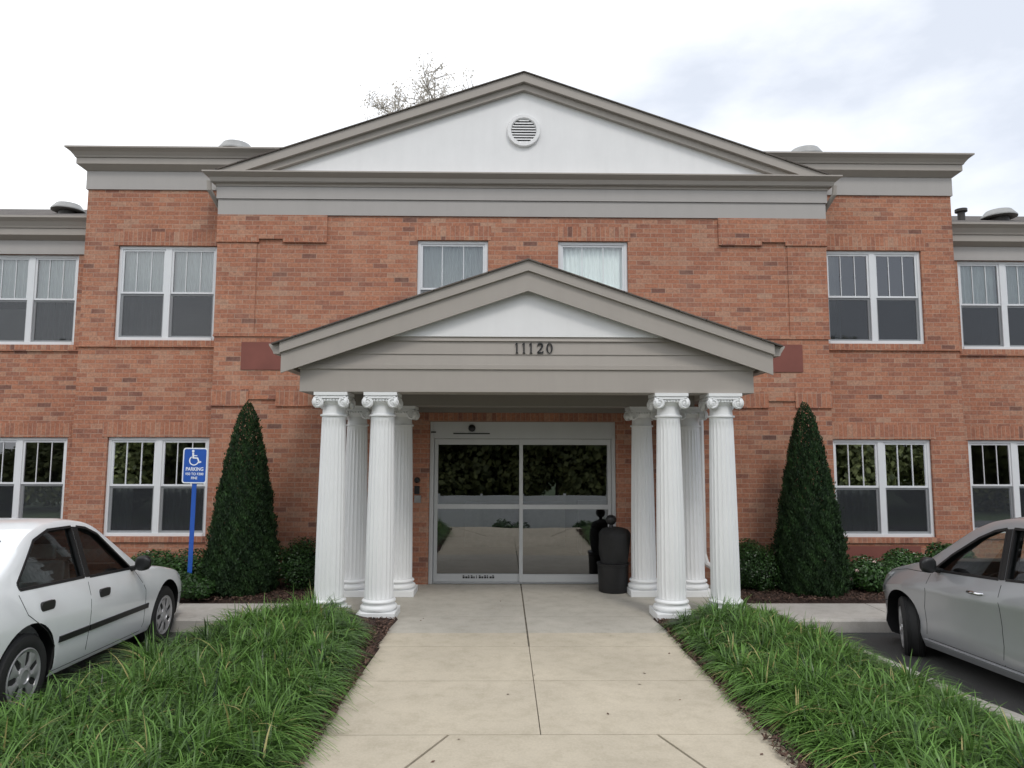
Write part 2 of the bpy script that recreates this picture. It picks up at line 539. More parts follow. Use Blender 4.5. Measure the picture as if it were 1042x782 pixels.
# walkway + porch slab, cut into slabs by real grooves
joints_y = [0.02, -1.80, -2.93, -3.88, -4.91, -6.6]
wk = MB()
G = 0.0035
for y1, y0 in zip(joints_y[:-1], joints_y[1:]):
    xl0, xr0 = -1.43, 1.41
    if y1 > -1.9:
        wk.box(-2.62, -0.035 - G, y0 + G, y1 - G, -0.25, 0.0)
        wk.box(-0.025 + G, 2.56, y0 + G, y1 - G, -0.25, 0.0)
        continue
    wl = lambda y: -1.39 - 0.029 * (-2.0 - y)
    wr = lambda y: 1.34 + 0.045 * (-2.0 - y)
    def slab(xa0, xa1, xb0, xb1, ya, yb):
        # ya far, yb near ; xa* at far, xb* at near
        vs = [(xb0, yb, -0.25), (xb1, yb, -0.25), (xa1, ya, -0.25), (xa0, ya, -0.25), (xb0, yb, 0), (xb1, yb, 0), (xa1, ya, 0), (xa0, ya, 0)]
        wk.add(vs, [(0, 3, 2, 1), (4, 5, 6, 7), (0, 1, 5, 4), (1, 2, 6, 5), (2, 3, 7, 6), (3, 0, 4, 7)])
    ya, yb = y1 - G, y0 + G
    if y1 > -4.8:
        slab(wl(ya), -0.03 - G, wl(yb), -0.03 - G, ya, yb)
        slab(-0.03 + G, wr(ya), -0.03 + G, wr(yb), ya, yb)
    else:
        # last pour: diagonal flare grooves
        slab(wl(ya), -0.62 - G, wl(yb), -2.2 - G, ya, yb) if False else None
        vs = [(-0.62 - G, ya), (wl(ya), ya), (wl(yb), yb), (-1.30, yb)]
        for poly in ([(-0.64, ya), (wl(ya), ya), (wl(yb), yb), (-1.43, yb)],
                     [(0.72, ya), (-0.62, ya), (-1.41, yb), (1.35, yb)],
                     [(wr(ya), ya), (0.74, ya), (1.37, yb), (wr(yb), yb)]):
            wk.prism(poly, lambda p, q: (p, q, -0.25), lambda p, q: (p, q, 0.0))
struct('walkway', wk, MT['concrete'])
jt = MB()
jt.box(-1.42, 1.4, -6.55, -1.8, -0.26, -0.012)
jt.box(-2.60, 2.54, -1.80, 0.0, -0.26, -0.012)
struct('walkway_joints', jt, MT['joint'])

sw = MB()
for sx in (-1, 1):
    xs = [2.66, 4.1, 5.6, 7.1, 8.6, 10.1, 11.6, 13.1]
    for x0, x1 in zip(xs[:-1], xs[1:]):
        xa, xb = sorted((sx * (x0 + 0.005), sx * (x1 - 0.005)))
        sw.box(xa, xb, -1.72 if sx < 0 else -1.76, -1.13, -0.28, -0.004)
struct('sidewalk', sw, MT['sidewalk'])
cb = MB()
for sx in (-1, 1):
    yy = -1.72 if sx < 0 else -1.76
    xs = [2.66, 5.6, 8.6, 13.1]
    for x0, x1 in zip(xs[:-1], xs[1:]):
        xa, xb = sorted((sx * (x0 + 0.004), sx * (x1 - 0.004)))
        cb.prism([(yy - 0.14, -0.28), (yy - 0.006, -0.28), (yy - 0.006, -0.003), (yy - 0.11, -0.006), (yy - 0.135, -0.03)],
                 lambda p, q: (xa, p, q), lambda p, q: (xb, p, q))
# bed edge kerbs
bedL = [(-2.66, -1.9), (-2.92, -2.5), (-3.16, -3.3), (-3.32, -4.2), (-3.38, -5.0), (-3.42, -6.5)]
bedR = [(2.62, -1.9), (2.82, -2.6), (3.06, -3.6), (3.14, -4.3), (3.26, -4.75), (3.40, -5.4), (3.42, -6.5)]
def kerb_line(pts, side):
    pr = [(-0.06, -0.28), (0.06, -0.28), (0.06, 0.015), (0.045, 0.03), (-0.06, 0.03)]
    P = pts if side > 0 else list(reversed(pts))
    cb.crown(P if side < 0 else list(reversed(P)), pr)
kerb_line(bedL, 1)
kerb_line(list(reversed(bedR)), 1)
struct('kerb', cb, MT['sidewalk'])

mu = MB()
def bed_surface(outer, inner_fn, sx):
    # mounded grid between the walkway edge and the kerb
    ny, nx = 60, 24
    oy = [p[1] for p in outer]; ox = [p[0] for p in outer]
    vs = []; fs = []
    for j in range(ny + 1):
        y = -1.9 - 4.6 * j / ny
        xo = np.interp(-y, [-q for q in oy], ox) - sx * 0.02
        xi = inner_fn(y)
        for i in range(nx + 1):
            t = i / nx
            z = 0.012 + 0.05 * math.sin(PI * t) + 0.012 * math.sin(9 * y + 3 * t) * math.sin(7 * t * 3)
            vs.append((xi + (xo - xi) * t, y, z if 0 < t < 1 else -0.02))
    for j in range(ny):
        for i in range(nx):
            k = j * (nx + 1) + i
            fs.append((k, k + 1, k + nx + 2, k + nx + 1))
    mu.add(vs, fs)
wlf = lambda y: -1.395 - 0.029 * (-2.0 - y)
wrf = lambda y: 1.345 + 0.045 * (-2.0 - y)
bed_surface(bedL, wlf, -1)
bed_surface(bedR, wrf, 1)
for sx in (-1, 1):
    xs = np.linspace(2.6, 13, 60); ysb = np.linspace(-1.13, 0.5, 12)
    vs = []; fs = []
    for i, x in enumerate(xs):
        for j, y in enumerate(ysb):
            z = -0.012 + 0.05 * math.sin(PI * j / 11) + 0.012 * math.sin(5 * x + y * 9)
            vs.append((sx * x, y, z if j else -0.03))
    for i in range(len(xs) - 1):
        for j in range(11):
            k = i * 12 + j
            fs.append((k, k + 12, k + 13, k + 1))
    mu.add(vs, fs)
struct('mulch_bed', mu, MT['mulch'])

# ------------------------------------------------------------------ THE BUILDING
B = empty('brick_building', (0, 0, 0))
tag(B, 'two storey red brick building with white columned entrance portico and taupe gabled roofline', 'building')
W = 4.34; W1 = 6.45; S1 = 0.36; S2 = 0.85; XO = 12.5; DEPTH = 9.0

ZT, ZS, ZT0, ZS0 = 4.81, 3.40, 1.995, 0.59
win_wing = [(sx, a0, b0) for sx in (-1, 1) for a0, b0 in ((4.50, 5.955),)]


def wall_panel(mb, x0, x1, z0, z1, Y, holes, rev=0.10, mi=0):
    xs = sorted({x0, x1, *[h[0] for h in holes], *[h[1] for h in holes]})
    zs = sorted({z0, z1, *[h[2] for h in holes], *[h[3] for h in holes]})
    for i in range(len(xs) - 1):
        for j in range(len(zs) - 1):
            cx, cz = (xs[i] + xs[i + 1]) / 2, (zs[j] + zs[j + 1]) / 2
            if any(h[0] < cx < h[1] and h[2] < cz < h[3] for h in holes): continue
            mb.add([(xs[i], Y, zs[j]), (xs[i + 1], Y, zs[j]), (xs[i + 1], Y, zs[j + 1]), (xs[i], Y, zs[j + 1])], [(0, 1, 2, 3)], mi)
    for h in holes:
        a0, a1, c0, c1 = h
        mb.add([(a0, Y, c0), (a1, Y, c0), (a1, Y + rev, c0), (a0, Y + rev, c0)], [(0, 1, 2, 3)], mi)
        mb.add([(a0, Y, c1), (a1, Y, c1), (a1, Y + rev, c1), (a0, Y + rev, c1)], [(3, 2, 1, 0)], mi)
        mb.add([(a0, Y, c0), (a0, Y + rev, c0), (a0, Y + rev, c1), (a0, Y, c1)], [(0, 1, 2, 3)], mi)
        mb.add([(a1, Y, c0), (a1, Y + rev, c0), (a1, Y + rev, c1), (a1, Y, c1)], [(3, 2, 1, 0)], mi)


def wall_obj(mb):
    me = mb
    o = bpy.data.objects.new('wall', bpy.data.meshes.new('wall'))
    o.data.from_pydata(me.v, [], me.f)
    o.data.materials.append(MT['brick'])
    o.data.update()
    C.objects.link(o); o.parent = B
    return o


DOOR = (-1.30, 1.29, -0.1, 2.222)
CW = [(-1.515, -0.505), (0.495, 1.495)]
mb = MB()
wall_panel(mb, -W, W, -0.1, 5.7, 0.0, [DOOR] + [(a0, b0, ZS + 0.05, ZT) for a0, b0 in CW])
for sx in (-1, 1):
    mb.add([(sx * W, 0, -0.1), (sx * W, S1 + 0.2, -0.1), (sx * W, S1 + 0.2, 5.7), (sx * W, 0, 5.7)], [(0, 1, 2, 3)])
wall_obj(mb)
for sx in (-1, 1):
    mb = MB()
    x0, x1 = sorted((sx * (W - 0.1), sx * W1))
    h0, h1 = sorted((sx * 4.50, sx * 5.955))
    wall_panel(mb, x0, x1, -0.1, 6.0, S1, [(h0, h1, ZS, ZT), (h0, h1, ZS0, ZT0)])
    mb.add([(sx * W1, S1, -0.1), (sx * W1, DEPTH, -0.1), (sx * W1, DEPTH, 6.0), (sx * W1, S1, 6.0)], [(0, 1, 2, 3)])
    wall_obj(mb)
    mb = MB()
    x0, x1 = sorted((sx * (W1 - 0.1), sx * XO))
    hs = []
    for a0, b0 in ((6.83, 8.285), (9.4, 10.85)):
        h0, h1 = sorted((sx * a0, sx * b0))
        hs += [(h0, h1, ZS, ZT - 0.002), (h0, h1, ZS0, ZT0)]
    wall_panel(mb, x0, x1, -0.1, 5.2, S2, hs)
    mb.add([(sx * XO, S2, -0.1), (sx * XO, DEPTH, -0.1), (sx * XO, DEPTH, 5.2), (sx * XO, S2, 5.2)], [(0, 1, 2, 3)])
    wall_obj(mb)
mb = MB()
mb.add([(-XO, DEPTH, -0.1), (XO, DEPTH, -0.1), (XO, DEPTH, 6), (-XO, DEPTH, 6)], [(0, 1, 2, 3)])
wall_obj(mb)

# raised brickwork: ledges, soldier courses, sills, corner pilasters
def band(boxes, mat='brick', name='brick_band'):
    for b in boxes:
        q = MB(); q.box(*b); q.build(name, MT[mat], B)


band([(-W - 0.018, W + 0.018, -0.018, S1 + 0.02, 3.405, 3.428)])                       # main ledge shadow line
band([(-W - 0.006, W + 0.006, -0.006, S1 + 0.02, 3.428, 5.17)]) if False else None
for sx in (-1, 1):
    def X(a0, b0): return tuple(sorted((sx * a0, sx * b0)))
    # upper corner panels: outer pier, blind recess between, inner pier
    band([(*X(3.79, W + 0.012), -0.014, S1 - 0.02, 3.43, 4.757)])
    band([(*X(2.80, 3.42), -0.010, 0.02, 3.9, 4.757)]) if False else None
    band([(*X(3.76, W + 0.03), -0.034, S1 - 0.02, 4.757, 4.775), (*X(2.80, 3.42), -0.034, 0.02, 4.757, 4.775),
          (*X(3.42, 3.76), -0.034, 0.02, 4.805, 4.823), (*X(2.80, W + 0.022), -0.026, 0.03, 4.825, 5.158),
          ])
    band([(*X(3.76, W + 0.026), -0.030, 0.02, 4.775, 4.825), (*X(2.80, 3.42), -0.030, 0.02, 4.775, 4.825)], 'soldier', 'soldier_course')
    # lower ledge with raised notch, at the portico eave
    band([(*X(3.83, W + 0.02), -0.022, S1 - 0.02, 2.425, 2.445), (*X(2.66, 3.45), -0.022, 0.02, 2.425, 2.445), (*X(3.45, 3.83), -0.022, 0.02, 2.52, 2.54)])
    band([(*X(3.83, W + 0.014), -0.016, 0.02, 2.445, 2.66), (*X(2.66, 3.45), -0.016, 0.02, 2.445, 2.66)], 'soldier', 'soldier_course')
    band([(*X(2.80, 3.9), -0.012, 0.02, 3.60, 3.80)], 'soldier', 'soldier_course') if False else None
    # wing sill ledge and soldier heads
    band([(*X(W + 0.0, W1 + 0.016), S1 - 0.03, S1 + 0.3, 3.30, 3.32)])
    band([(*X(4.46, 5.99), S1 - 0.028, S1 + 0.05, 3.322, 3.398)], 'soldier', 'window_sill')
    band([(*X(4.46, 5.99), S1 - 0.028, S1 + 0.05, 0.515, 0.588)], 'soldier', 'window_sill')
    band([(*X(4.42, 6.03), S1 - 0.006, S1 + 0.05, 1.998, 2.21)], 'soldier', 'soldier_course')
    band([(*X(4.42, 6.03), S1 - 0.006, S1 + 0.05, 4.813, 5.02)], 'soldier', 'soldier_course')
    band([(*X(W1 + 0.0, XO), S2 - 0.03, S2 + 0.05, 3.30, 3.32)])
    band([(*X(6.78, 8.33), S2 - 0.028, S2 + 0.05, 3.322, 3.398)], 'soldier', 'window_sill')
    band([(*X(6.78, 8.33), S2 - 0.028, S2 + 0.05, 0.515, 0.588)], 'soldier', 'window_sill')
    band([(*X(6.78, 8.33), S2 - 0.006, S2 + 0.05, 1.998, 2.21)], 'soldier', 'soldier_course')
    q = MB(); q.box(*X(2.95, 3.955), -0.012, 0.02, 2.935, 3.325)
    q.build('terracotta_panel', MT['terra'], B)
q = MB(); q.box(4.62, 5.72, S1 - 0.010, S1 + 0.02, 0.12, 0.47)
q.build('terracotta_panel', MT['terra'], B)
band([(a0 - 0.04, b0 + 0.04, -0.006, 0.02, 4.813, 5.02) for a0, b0 in CW], 'soldier', 'soldier_course')
band([(-1.4, 1.39, -0.008, 0.02, 2.225, 2.34)], 'soldier', 'soldier_course')


# ---------------- windows
def curtain_mesh(x0, x1, z0, z1, Y, amp=0.012, pitch=0.07):
    q = MB(); n = int((x1 - x0) / 0.008)
    vs = []; fs = []
    for i in range(n + 1):
        x = x0 + (x1 - x0) * i / n
        y = Y + amp * math.sin(2 * PI * x / pitch + 1.3 * math.sin(x * 7))
        vs += [(x, y, z0), (x, y + 0.004, z1)]
    for i in range(n): fs.append((2 * i, 2 * i + 2, 2 * i + 3, 2 * i + 1))
    q.add(vs, fs)
    return q


def window(x0, x1, z0, z1, Y, zm, style, single=False):
    """style: dict(upper='curtain'/'dark', lower='shade'/'dark')"""
    fr = MB(); yf, yb = Y + 0.035, Y + 0.095
    e = 0.002
    x0 += e; x1 -= e; z0 += e; z1 -= e
    J = 0.045
    fr.box(x0, x0 + J, yf, yb, z0, z1); fr.box(x1 - J, x1, yf, yb, z0, z1)
    fr.box(x0 + J, x1 - J, yf, yb, z1 - J, z1); fr.box(x0 + J, x1 - J, yf - 0.012, yb, z0, z0 + J * 1.05)
    bays = []
    if single: bays = [(x0 + J, x1 - J)]
    else:
        c = (x0 + x1) / 2
        fr.box(c - 0.045, c + 0.045, yf - 0.004, yb, z0 + J * 1.05, z1 - J)
        bays = [(x0 + J, c - 0.045), (c + 0.045, x1 - J)]
    f = fr.build('window', MT['frame'], B, bevel=0.003)
    sash = MB(); mun = MB(); gl = MB(); scr = MB()
    for (a0, b0) in bays:
        k = 0.028
        # upper sash (outer), lower sash (inner)
        for (c0, c1, yo) in ((zm, z1 - J, 0.012), (z0 + J * 1.05, zm + 0.0, 0.030)):
            ya, yb2 = yf + yo, yf + yo + 0.022
            sash.box(a0, a0 + k, ya, yb2, c0, c1); sash.box(b0 - k, b0, ya, yb2, c0, c1)
            sash.box(a0 + k, b0 - k, ya, yb2, c0, c0 + k); sash.box(a0 + k, b0 - k, ya, yb2, c1 - k, c1)
        for t in (1 / 3, 2 / 3):
            xx = a0 + (b0 - a0) * t
            mun = MB(); mun.box(xx - 0.0055, xx + 0.0055, yf + 0.016, yf + 0.024, zm + k, z1 - J - k); mun.build('muntin', MT['frame'], f)
        gl.add([(a0 + k, yf + 0.026, zm + k), (b0 - k, yf + 0.026, zm + k), (b0 - k, yf + 0.026, z1 - J - k), (a0 + k, yf + 0.026, z1 - J - k)], [(0, 1, 2, 3)])
        gl.add([(a0 + k, yf + 0.044, z0 + J + k), (b0 - k, yf + 0.044, z0 + J + k), (b0 - k, yf + 0.044, zm - k), (a0 + k, yf + 0.044, zm - k)], [(0, 1, 2, 3)])
        scr = MB(); scr.add([(a0 + 0.005, yf + 0.008, z0 + J * 1.05), (b0 - 0.005, yf + 0.008, z0 + J * 1.05), (b0 - 0.005, yf + 0.008, zm), (a0 + 0.005, yf + 0.008, zm)], [(0, 1, 2, 3)])
        scr.build('screen', MT['screen'], f)
    sash.build('sash', MT['frame'], f)
    gl.build('pane', MT['glass'], f)
    yc = Y + 0.125
    ci = 0
    for (a0, b0), st in zip(bays, style):
        if st[0] == 'curtain': curtain_mesh(a0, b0, zm - 0.02, z1 - J, yc).build('curtain', MT['curtain'], f, smooth=60)
        if st[0] == 'full': curtain_mesh(a0, b0, z0, z1 - J, yc).build('curtain', MT['curtain'], f, smooth=60)
        if st[0] == 'half': curtain_mesh(a0, (a0 + b0) / 2, z0, z1 - J, yc, 0.02, 0.1).build('curtain', MT['curtain'], f, smooth=60)
        if st[1] == 'drape':
            curtain_mesh(a0, b0, z0, zm - 0.02, yc + 0.01, 0.02, 0.085 + 0.03 * random.random()).build('curtain', MT['drape'], f, smooth=60)
        if st[1] == 'part':
            k_ = a0 + (b0 - a0) * random.uniform(.3, .55)
            curtain_mesh(a0, k_, z0, z1 - J, yc + 0.01, 0.02, 0.08).build('curtain', MT['drape'], f, smooth=60)
        if st[1] == 'shade':
            q = MB(); q.box(a0, b0, yc + 0.02, yc + 0.024, z0, zm - 0.12); q.build('window_shade', MT['blind'], f)
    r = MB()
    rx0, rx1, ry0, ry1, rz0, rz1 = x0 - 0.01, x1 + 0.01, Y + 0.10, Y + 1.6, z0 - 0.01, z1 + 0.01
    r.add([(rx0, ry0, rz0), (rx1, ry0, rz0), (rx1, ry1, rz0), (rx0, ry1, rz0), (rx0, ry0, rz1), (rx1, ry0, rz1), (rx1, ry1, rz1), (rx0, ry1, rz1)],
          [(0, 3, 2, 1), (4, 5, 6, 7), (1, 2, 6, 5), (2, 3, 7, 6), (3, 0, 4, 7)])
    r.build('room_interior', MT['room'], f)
    return f


CU, DK, CD, DP = ('curtain', 'dark'), ('dark', 'dark'), ('curtain', 'drape'), ('dark', 'part')
ZM, ZM0 = 4.10, 1.295
window(-5.955, -4.50, ZS, ZT, S1, ZM, [CD, CU])
window(4.50, 5.955, ZS, ZT, S1, ZM, [DP, DK])
window(-5.955, -4.50, ZS0, ZT0, S1, ZM0, [DP, ('dark', 'drape')])
window(4.50, 5.955, ZS0, ZT0, S1, ZM0, [('dark', 'drape'), DK])
window(-8.285, -6.83, ZS, ZT - 0.002, S2, ZM, [('curtain', 'shade'), CD])
window(6.83, 8.285, ZS, ZT - 0.002, S2, ZM, [CU, ('curtain', 'dark')])
window(-8.285, -6.83, ZS0, ZT0, S2, ZM0, [('half', 'dark'), DK])
window(6.83, 8.285, ZS0, ZT0, S2, ZM0, [DK, DK])
for sx in (-1, 1):
    x0, x1 = sorted((sx * 9.4, sx * 10.85))
    window(x0, x1, ZS, ZT - 0.002, S2, ZM, [CU, CU])
    window(x0, x1, ZS0, ZT0, S2, ZM0, [DK, DK])
for a0, b0 in CW:
    window(a0, b0, ZS + 0.05, ZT, 0.0, ZM, [('full', 'dark')], single=True)

# ---------------- main block entablature, gutter, pediment
OV = 0.20
mp_path = [(-W, 1.5), (-W, 0), (W, 0), (W, 1.5)]     # travel towards -Y, then +X ... outward is on the right-hand side
def cpath(x, y0, y1): return [(-x, y1), (-x, y0), (x, y0), (x, y1)]
q = MB(); q.crown(cpath(W, 0, S1 + 0.4), [(0.0, 5.158), (0.022, 5.158), (0.022, 5.385), (0.0, 5.385)])
q.crown(cpath(W, 0, S1 + 0.4), [(0.0, 5.388), (0.042, 5.388), (0.042, 5.565), (0.0, 5.565)])
q.build('frieze', MT['frieze'], B)
q = MB()
q.crown(cpath(W, 0, S1 + 0.4), [(0.0, 5.567), (0.055, 5.567), (0.06, 5.59), (0.085, 5.605), (0.0, 5.605)])
q.crown(cpath(W, 0, S1 + 0.4), [(0.0, 5.607), (0.10, 5.607), (0.10, 5.615), (0.0, 5.615)])
q.build('cornice', MT['trim'], B)
GUT = lambda z, o: [(0.0, z), (o - 0.09, z), (o - 0.075, z + 0.055), (o - 0.03, z + 0.085), (o - 0.005, z + 0.105), (o, z + 0.105), (o, z + 0.125), (0.0, z + 0.125)]
q = MB(); q.crown(cpath(W, 0, S1 + 0.4), GUT(5.617, 0.20)); q.build('gutter', MT['trim'], B)

# pediment field
AP = 7.27; SL = 0.344
q = MB()
q.prism([(-W + 0.05, 5.72), (W - 0.05, 5.72), (W - 0.05, AP - 0.25 - SL * (W - 0.05)), (0, AP - 0.25), (-W + 0.05, AP - 0.25 - SL * (W - 0.05))] if AP - 0.25 - SL * (W - 0.05) > 5.73 else
        [(-3.78, 5.72), (3.78, 5.72), (0, AP - 0.22)], lambda x, z: (x, -0.02, z), lambda x, z: (x, 0.10, z))
q.build('pediment_wall', MT['white'], B)


def rake(name, half, apex, slope, t0, t1, ya, yb, mat, mirror=True, zmin=None):
    """bar following both roof slopes between vertical offsets t0 (top) and t1 (bottom) under the apex line"""
    q = MB()
    for sx in (-1, 1):
        def zz(x, t):
            z = apex - slope * x - t
            return z if zmin is None else max(z, zmin)
        pts = [(0, apex - t0), (half, apex - slope * half - t0), (half, apex - slope * half - t1), (0, apex - t1)]
        if zmin is not None:
            xb = (apex - t1 - zmin) / slope
            xt = min(half, (apex - t0 - zmin) / slope)
            pts = [(0, apex - t0), (xt, apex - slope * xt - t0), (xt, zmin - 0.0005), (min(xb, xt - 0.001), zmin - 0.001), (0, apex - t1)]
        q.prism([(sx * a_, b_) for a_, b_ in pts], lambda x, z: (x, ya, z), lambda x, z: (x, yb, z))
    return q.build(name, mat, B)


rake('raking_cornice', 4.46, AP, SL, 0.017, 0.148, -0.15, 0.06, MT['trim'], zmin=5.744)
rake('raking_fascia', 4.3, AP, SL, 0.150, 0.242, -0.09, 0.06, MT['trim'], zmin=5.744)
# main roof (gable running back) with shingles
q = MB()
for sx in (-1, 1):
    q.prism([(0, AP), (sx * 4.50, AP - SL * 4.50), (sx * 4.50, AP - SL * 4.50 - 0.016), (0, AP - 0.016)], lambda x, z: (x, -0.175, z), lambda x, z: (x, 6.0, z))
q.build('roof', MT['shingle'], B)
# round gable vent
q = MB()
q.lathe([(0.245, 0), (0.245, -0.03), (0.235, -0.045), (0.19, -0.045), (0.18, -0.03), (0.18, 0.0)], (0.0, -0.022, 6.43), 48, 0, 'y')
vf = q.build('gable_vent', MT['white'], B, smooth=40)
q = MB()
for k in range(9):
    z = 6.43 - 0.16 + k * 0.04
    hw = math.sqrt(max(0.0, 0.178 ** 2 - (z - 6.43) ** 2))
    q.add([(-hw, -0.058, z - 0.019), (hw, -0.058, z - 0.019), (hw, -0.032, z + 0.013), (-hw, -0.032, z + 0.013),
           (-hw, -0.052, z - 0.022), (hw, -0.052, z - 0.022)], [(0, 1, 2, 3), (0, 1, 5, 4)])
q.build('louvre', MT['white'], vf)
q = MB(); q.lathe([(0.0, -0.024), (0.178, -0.024)], (0, 0, 6.43), 32, 0, 'y'); q.build('vent_backing', MT['bronze'], vf)

# wings: frieze, stage, gutter
for sx in (-1, 1):
    pw = [(-W1, 5.0), (-W1, S1), (-3.08, S1)] if sx < 0 else [(3.08, S1), (W1, S1), (W1, 5.0)]
    q = MB(); q.crown(pw, [(0, 5.655), (0.022, 5.655), (0.022, 5.93), (0, 5.93)]); q.build('frieze', MT['frieze'], B)
    q = MB(); q.crown(pw, [(0, 5.932), (0.03, 5.932), (0.12, 6.0), (0.125, 6.005), (0.125, 6.095), (0, 6.095)]); q.build('cornice', MT['trim'], B)
    q = MB(); q.crown(pw, [(0, 6.097), (0.14, 6.097), (0.15, 6.12), (0.185, 6.165), (0.235, 6.205), (0.24, 6.205), (0.24, 6.228), (0, 6.228)]); q.build('gutter', MT['trim'], B)
    # hipped wing roof
    q = MB()
    xo, xi = sx * (W1 + 0.2), sx * 1.5
    zr = 6.225; yr = S1 - 0.2
    q.add([(xo, yr, zr), (xi, yr, zr), (xi, yr + 4.5, zr + 1.5), (sx * (W1 + 0.2 - 4.5), yr + 4.5, zr + 1.5), (xo, yr + 9, zr)],
          [(0, 1, 2, 3), (0, 3, 4)])
    q.build('roof', MT['shingle'], B)
    po = [(-XO, 5.0), (-XO, S2), (-W1 + 0.02, S2)] if sx < 0 else [(W1 - 0.02, S2), (XO, S2), (XO, 5.0)]
    q = MB(); q.crown(po, [(0, 4.806), (0.022, 4.806), (0.022, 5.02), (0, 5.02)]); q.build('frieze', MT['frieze'], B)
    q = MB(); q.crown(po, [(0, 5.022), (0.03, 5.022), (0.12, 5.075), (0.125, 5.08), (0.125, 5.18), (0, 5.18)]); q.build('cornice', MT['trim'], B)
    q = MB(); q.crown(po, [(0, 5.182), (0.14, 5.182), (0.15, 5.21), (0.185, 5.27), (0.235, 5.315), (0.24, 5.315), (0.24, 5.345), (0, 5.345)]); q.build('gutter', MT['trim'], B)
    q = MB()
    y0 = S2 - 0.2
    q.add([(sx * W1, y0, 5.345), (sx * (XO + 0.2), y0, 5.345), (sx * (XO + 0.2), y0 + 6, 5.345 + 6 * 0.372), (sx * W1, y0 + 6, 5.345 + 6 * 0.372)], [(0, 1, 2, 3)])
    q.build('roof', MT['shingle'], B)


def roof_vent(x, y, z, r, h):
    q = MB(); q.lathe([(r * 0.55, -0.3), (r * 0.55, h * 0.45)], (x, y, z), 20)
    n_ = q.build('roof_vent', MT['bronze'], B)
    q = MB(); q.lathe([(r * 0.55, h * 0.4), (r, h * 0.42), (r * 1.0, h * 0.5), (r * 0.72, h * 0.92), (r * 0.5, h), (0.0, h * 1.02)], (x, y, z), 32)
    q.build('vent_cap', MT['vent'], n_, smooth=30)


roof_vent(-4.95, 2.0, 6.82, 0.32, 0.31)
roof_vent(5.02, 2.0, 6.81, 0.32, 0.31)
roof_vent(-8.12, 2.5, 5.97, 0.27, 0.24)
roof_vent(8.78, 2.5, 5.97, 0.29, 0.25)
q = MB(); q.tube([(7.95, 2.3, 5.8), (7.95, 2.3, 6.13)], 0.06); q.lathe([(0.10, 0.0), (0.10, 0.05), (0.0, 0.06)], (7.95, 2.3, 6.11), 16)
q.build('plumbing_vent', MT['bronze'], B)
q = MB(); q.tube([(-7.05, 2.3, 5.8), (-7.05, 2.3, 6.1)], 0.05); q.build('plumbing_vent', MT['bronze'], B)

# downspouts
for sx in (-1, 1):
    q = MB()
    q.tube([(sx * (W + 0.13), -0.10, 5.62), (sx * (W + 0.13), -0.08, 5.50), (sx * (W + 0.06), 0.20, 5.28), (sx * (W + 0.055), 0.27, 5.18), (sx * (W + 0.055), 0.29, 0.12), (sx * (W + 0.1), 0.12, 0.04)], 0.036, 8)
    q.build('downspout', MT['trim'], B)
    q = MB()
    q.tube([(sx * (W1 + 0.055), S2 - 0.1, 5.25), (sx * (W1 + 0.055), S2 - 0.06, 5.0), (sx * (W1 + 0.055), S2 - 0.055, 0.1)], 0.036, 8)
    q.build('downspout', MT['trim'], B)

# ---------------- the portico
PF = -1.97           # front face of the entablature
PCX = -0.01
HX = 2.53
q = MB()
def ring(z0, z1, o, mi=0):
    """three-sided beam ring (front + two sides) of the portico"""
    x0, x1 = PCX - HX - o, PCX + HX + o
    t = 0.34
    q.box(x0, x1, PF - o, PF + t, z0, z1, mi)
    q.box(x0, x0 + t, PF + t, 0.0, z0, z1, mi)
    q.box(x1 - t, x1, PF + t, 0.0, z0, z1, mi)
ring(2.47, 2.722, 0.0)
ring(2.7225, 2.778, 0.018)
q.build('entablature', MT['trim'], B, bevel=0.004)
q = MB()
# lap boards of the upper entablature, cut by the roof slope
AP2 = 3.945; SL2 = 0.343
def lap(z0, z1, o):
    xb0 = (AP2 - 0.33 - z0) / SL2; xb1 = (AP2 - 0.33 - z1) / SL2
    xb0 = min(xb0, HX + 0.02); xb1 = min(xb1, HX + 0.02)
    q.prism([(PCX - xb0, z0), (PCX + xb0, z0), (PCX + xb1, z1), (PCX - xb1, z1)], lambda x, z: (x, PF - o + (0.012 if z > (z0 + z1) / 2 else 0), z), lambda x, z: (x, PF + 0.1, z))
lap(2.7785, 2.893, 0.012)
lap(2.8935, 3.042, 0.012)
lap(3.0425, 3.09, 0.022)
q.build('frieze', MT['trim'], B)
q = MB()
q.prism([(PCX - 1.53, 3.0905), (PCX + 1.53, 3.0905), (PCX, AP2 - 0.33)], lambda x, z: (x, PF - 0.03, z), lambda x, z: (x, PF + 0.1, z))
q.build('pediment_wall', MT['white'], B)
def prake(name, half, t0, t1, ya, yb, mat):
    q = MB()
    for sx in (-1, 1):
        pts = [(0, AP2 - t0), (half, AP2 - SL2 * half - t0), (half, AP2 - SL2 * half - t1), (0, AP2 - t1)]
        q.prism([(PCX + sx * a_, b_) for a_, b_ in pts], lambda x, z: (x, ya, z), lambda x, z: (x, yb, z))
    return q.build(name, mat, B)
prake('raking_cornice', 2.715, 0.016, 0.130, PF - 0.16, PF - 0.06, MT['trim'])
prake('raking_fascia', 2.705, 0.1305, 0.352, PF - 0.125, PF - 0.1, MT['trim'])
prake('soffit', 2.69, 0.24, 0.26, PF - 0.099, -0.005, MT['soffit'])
q = MB()
for sx in (-1, 1):
    q.prism([(PCX, AP2), (PCX + sx * 2.80, AP2 - SL2 * 2.80), (PCX + sx * 2.80, AP2 - SL2 * 2.80 - 0.015), (PCX, AP2 - 0.015)], lambda x, z: (x, PF - 0.185, z), lambda x, z: (x, -0.004, z))
q.build('roof', MT['shingle'], B)
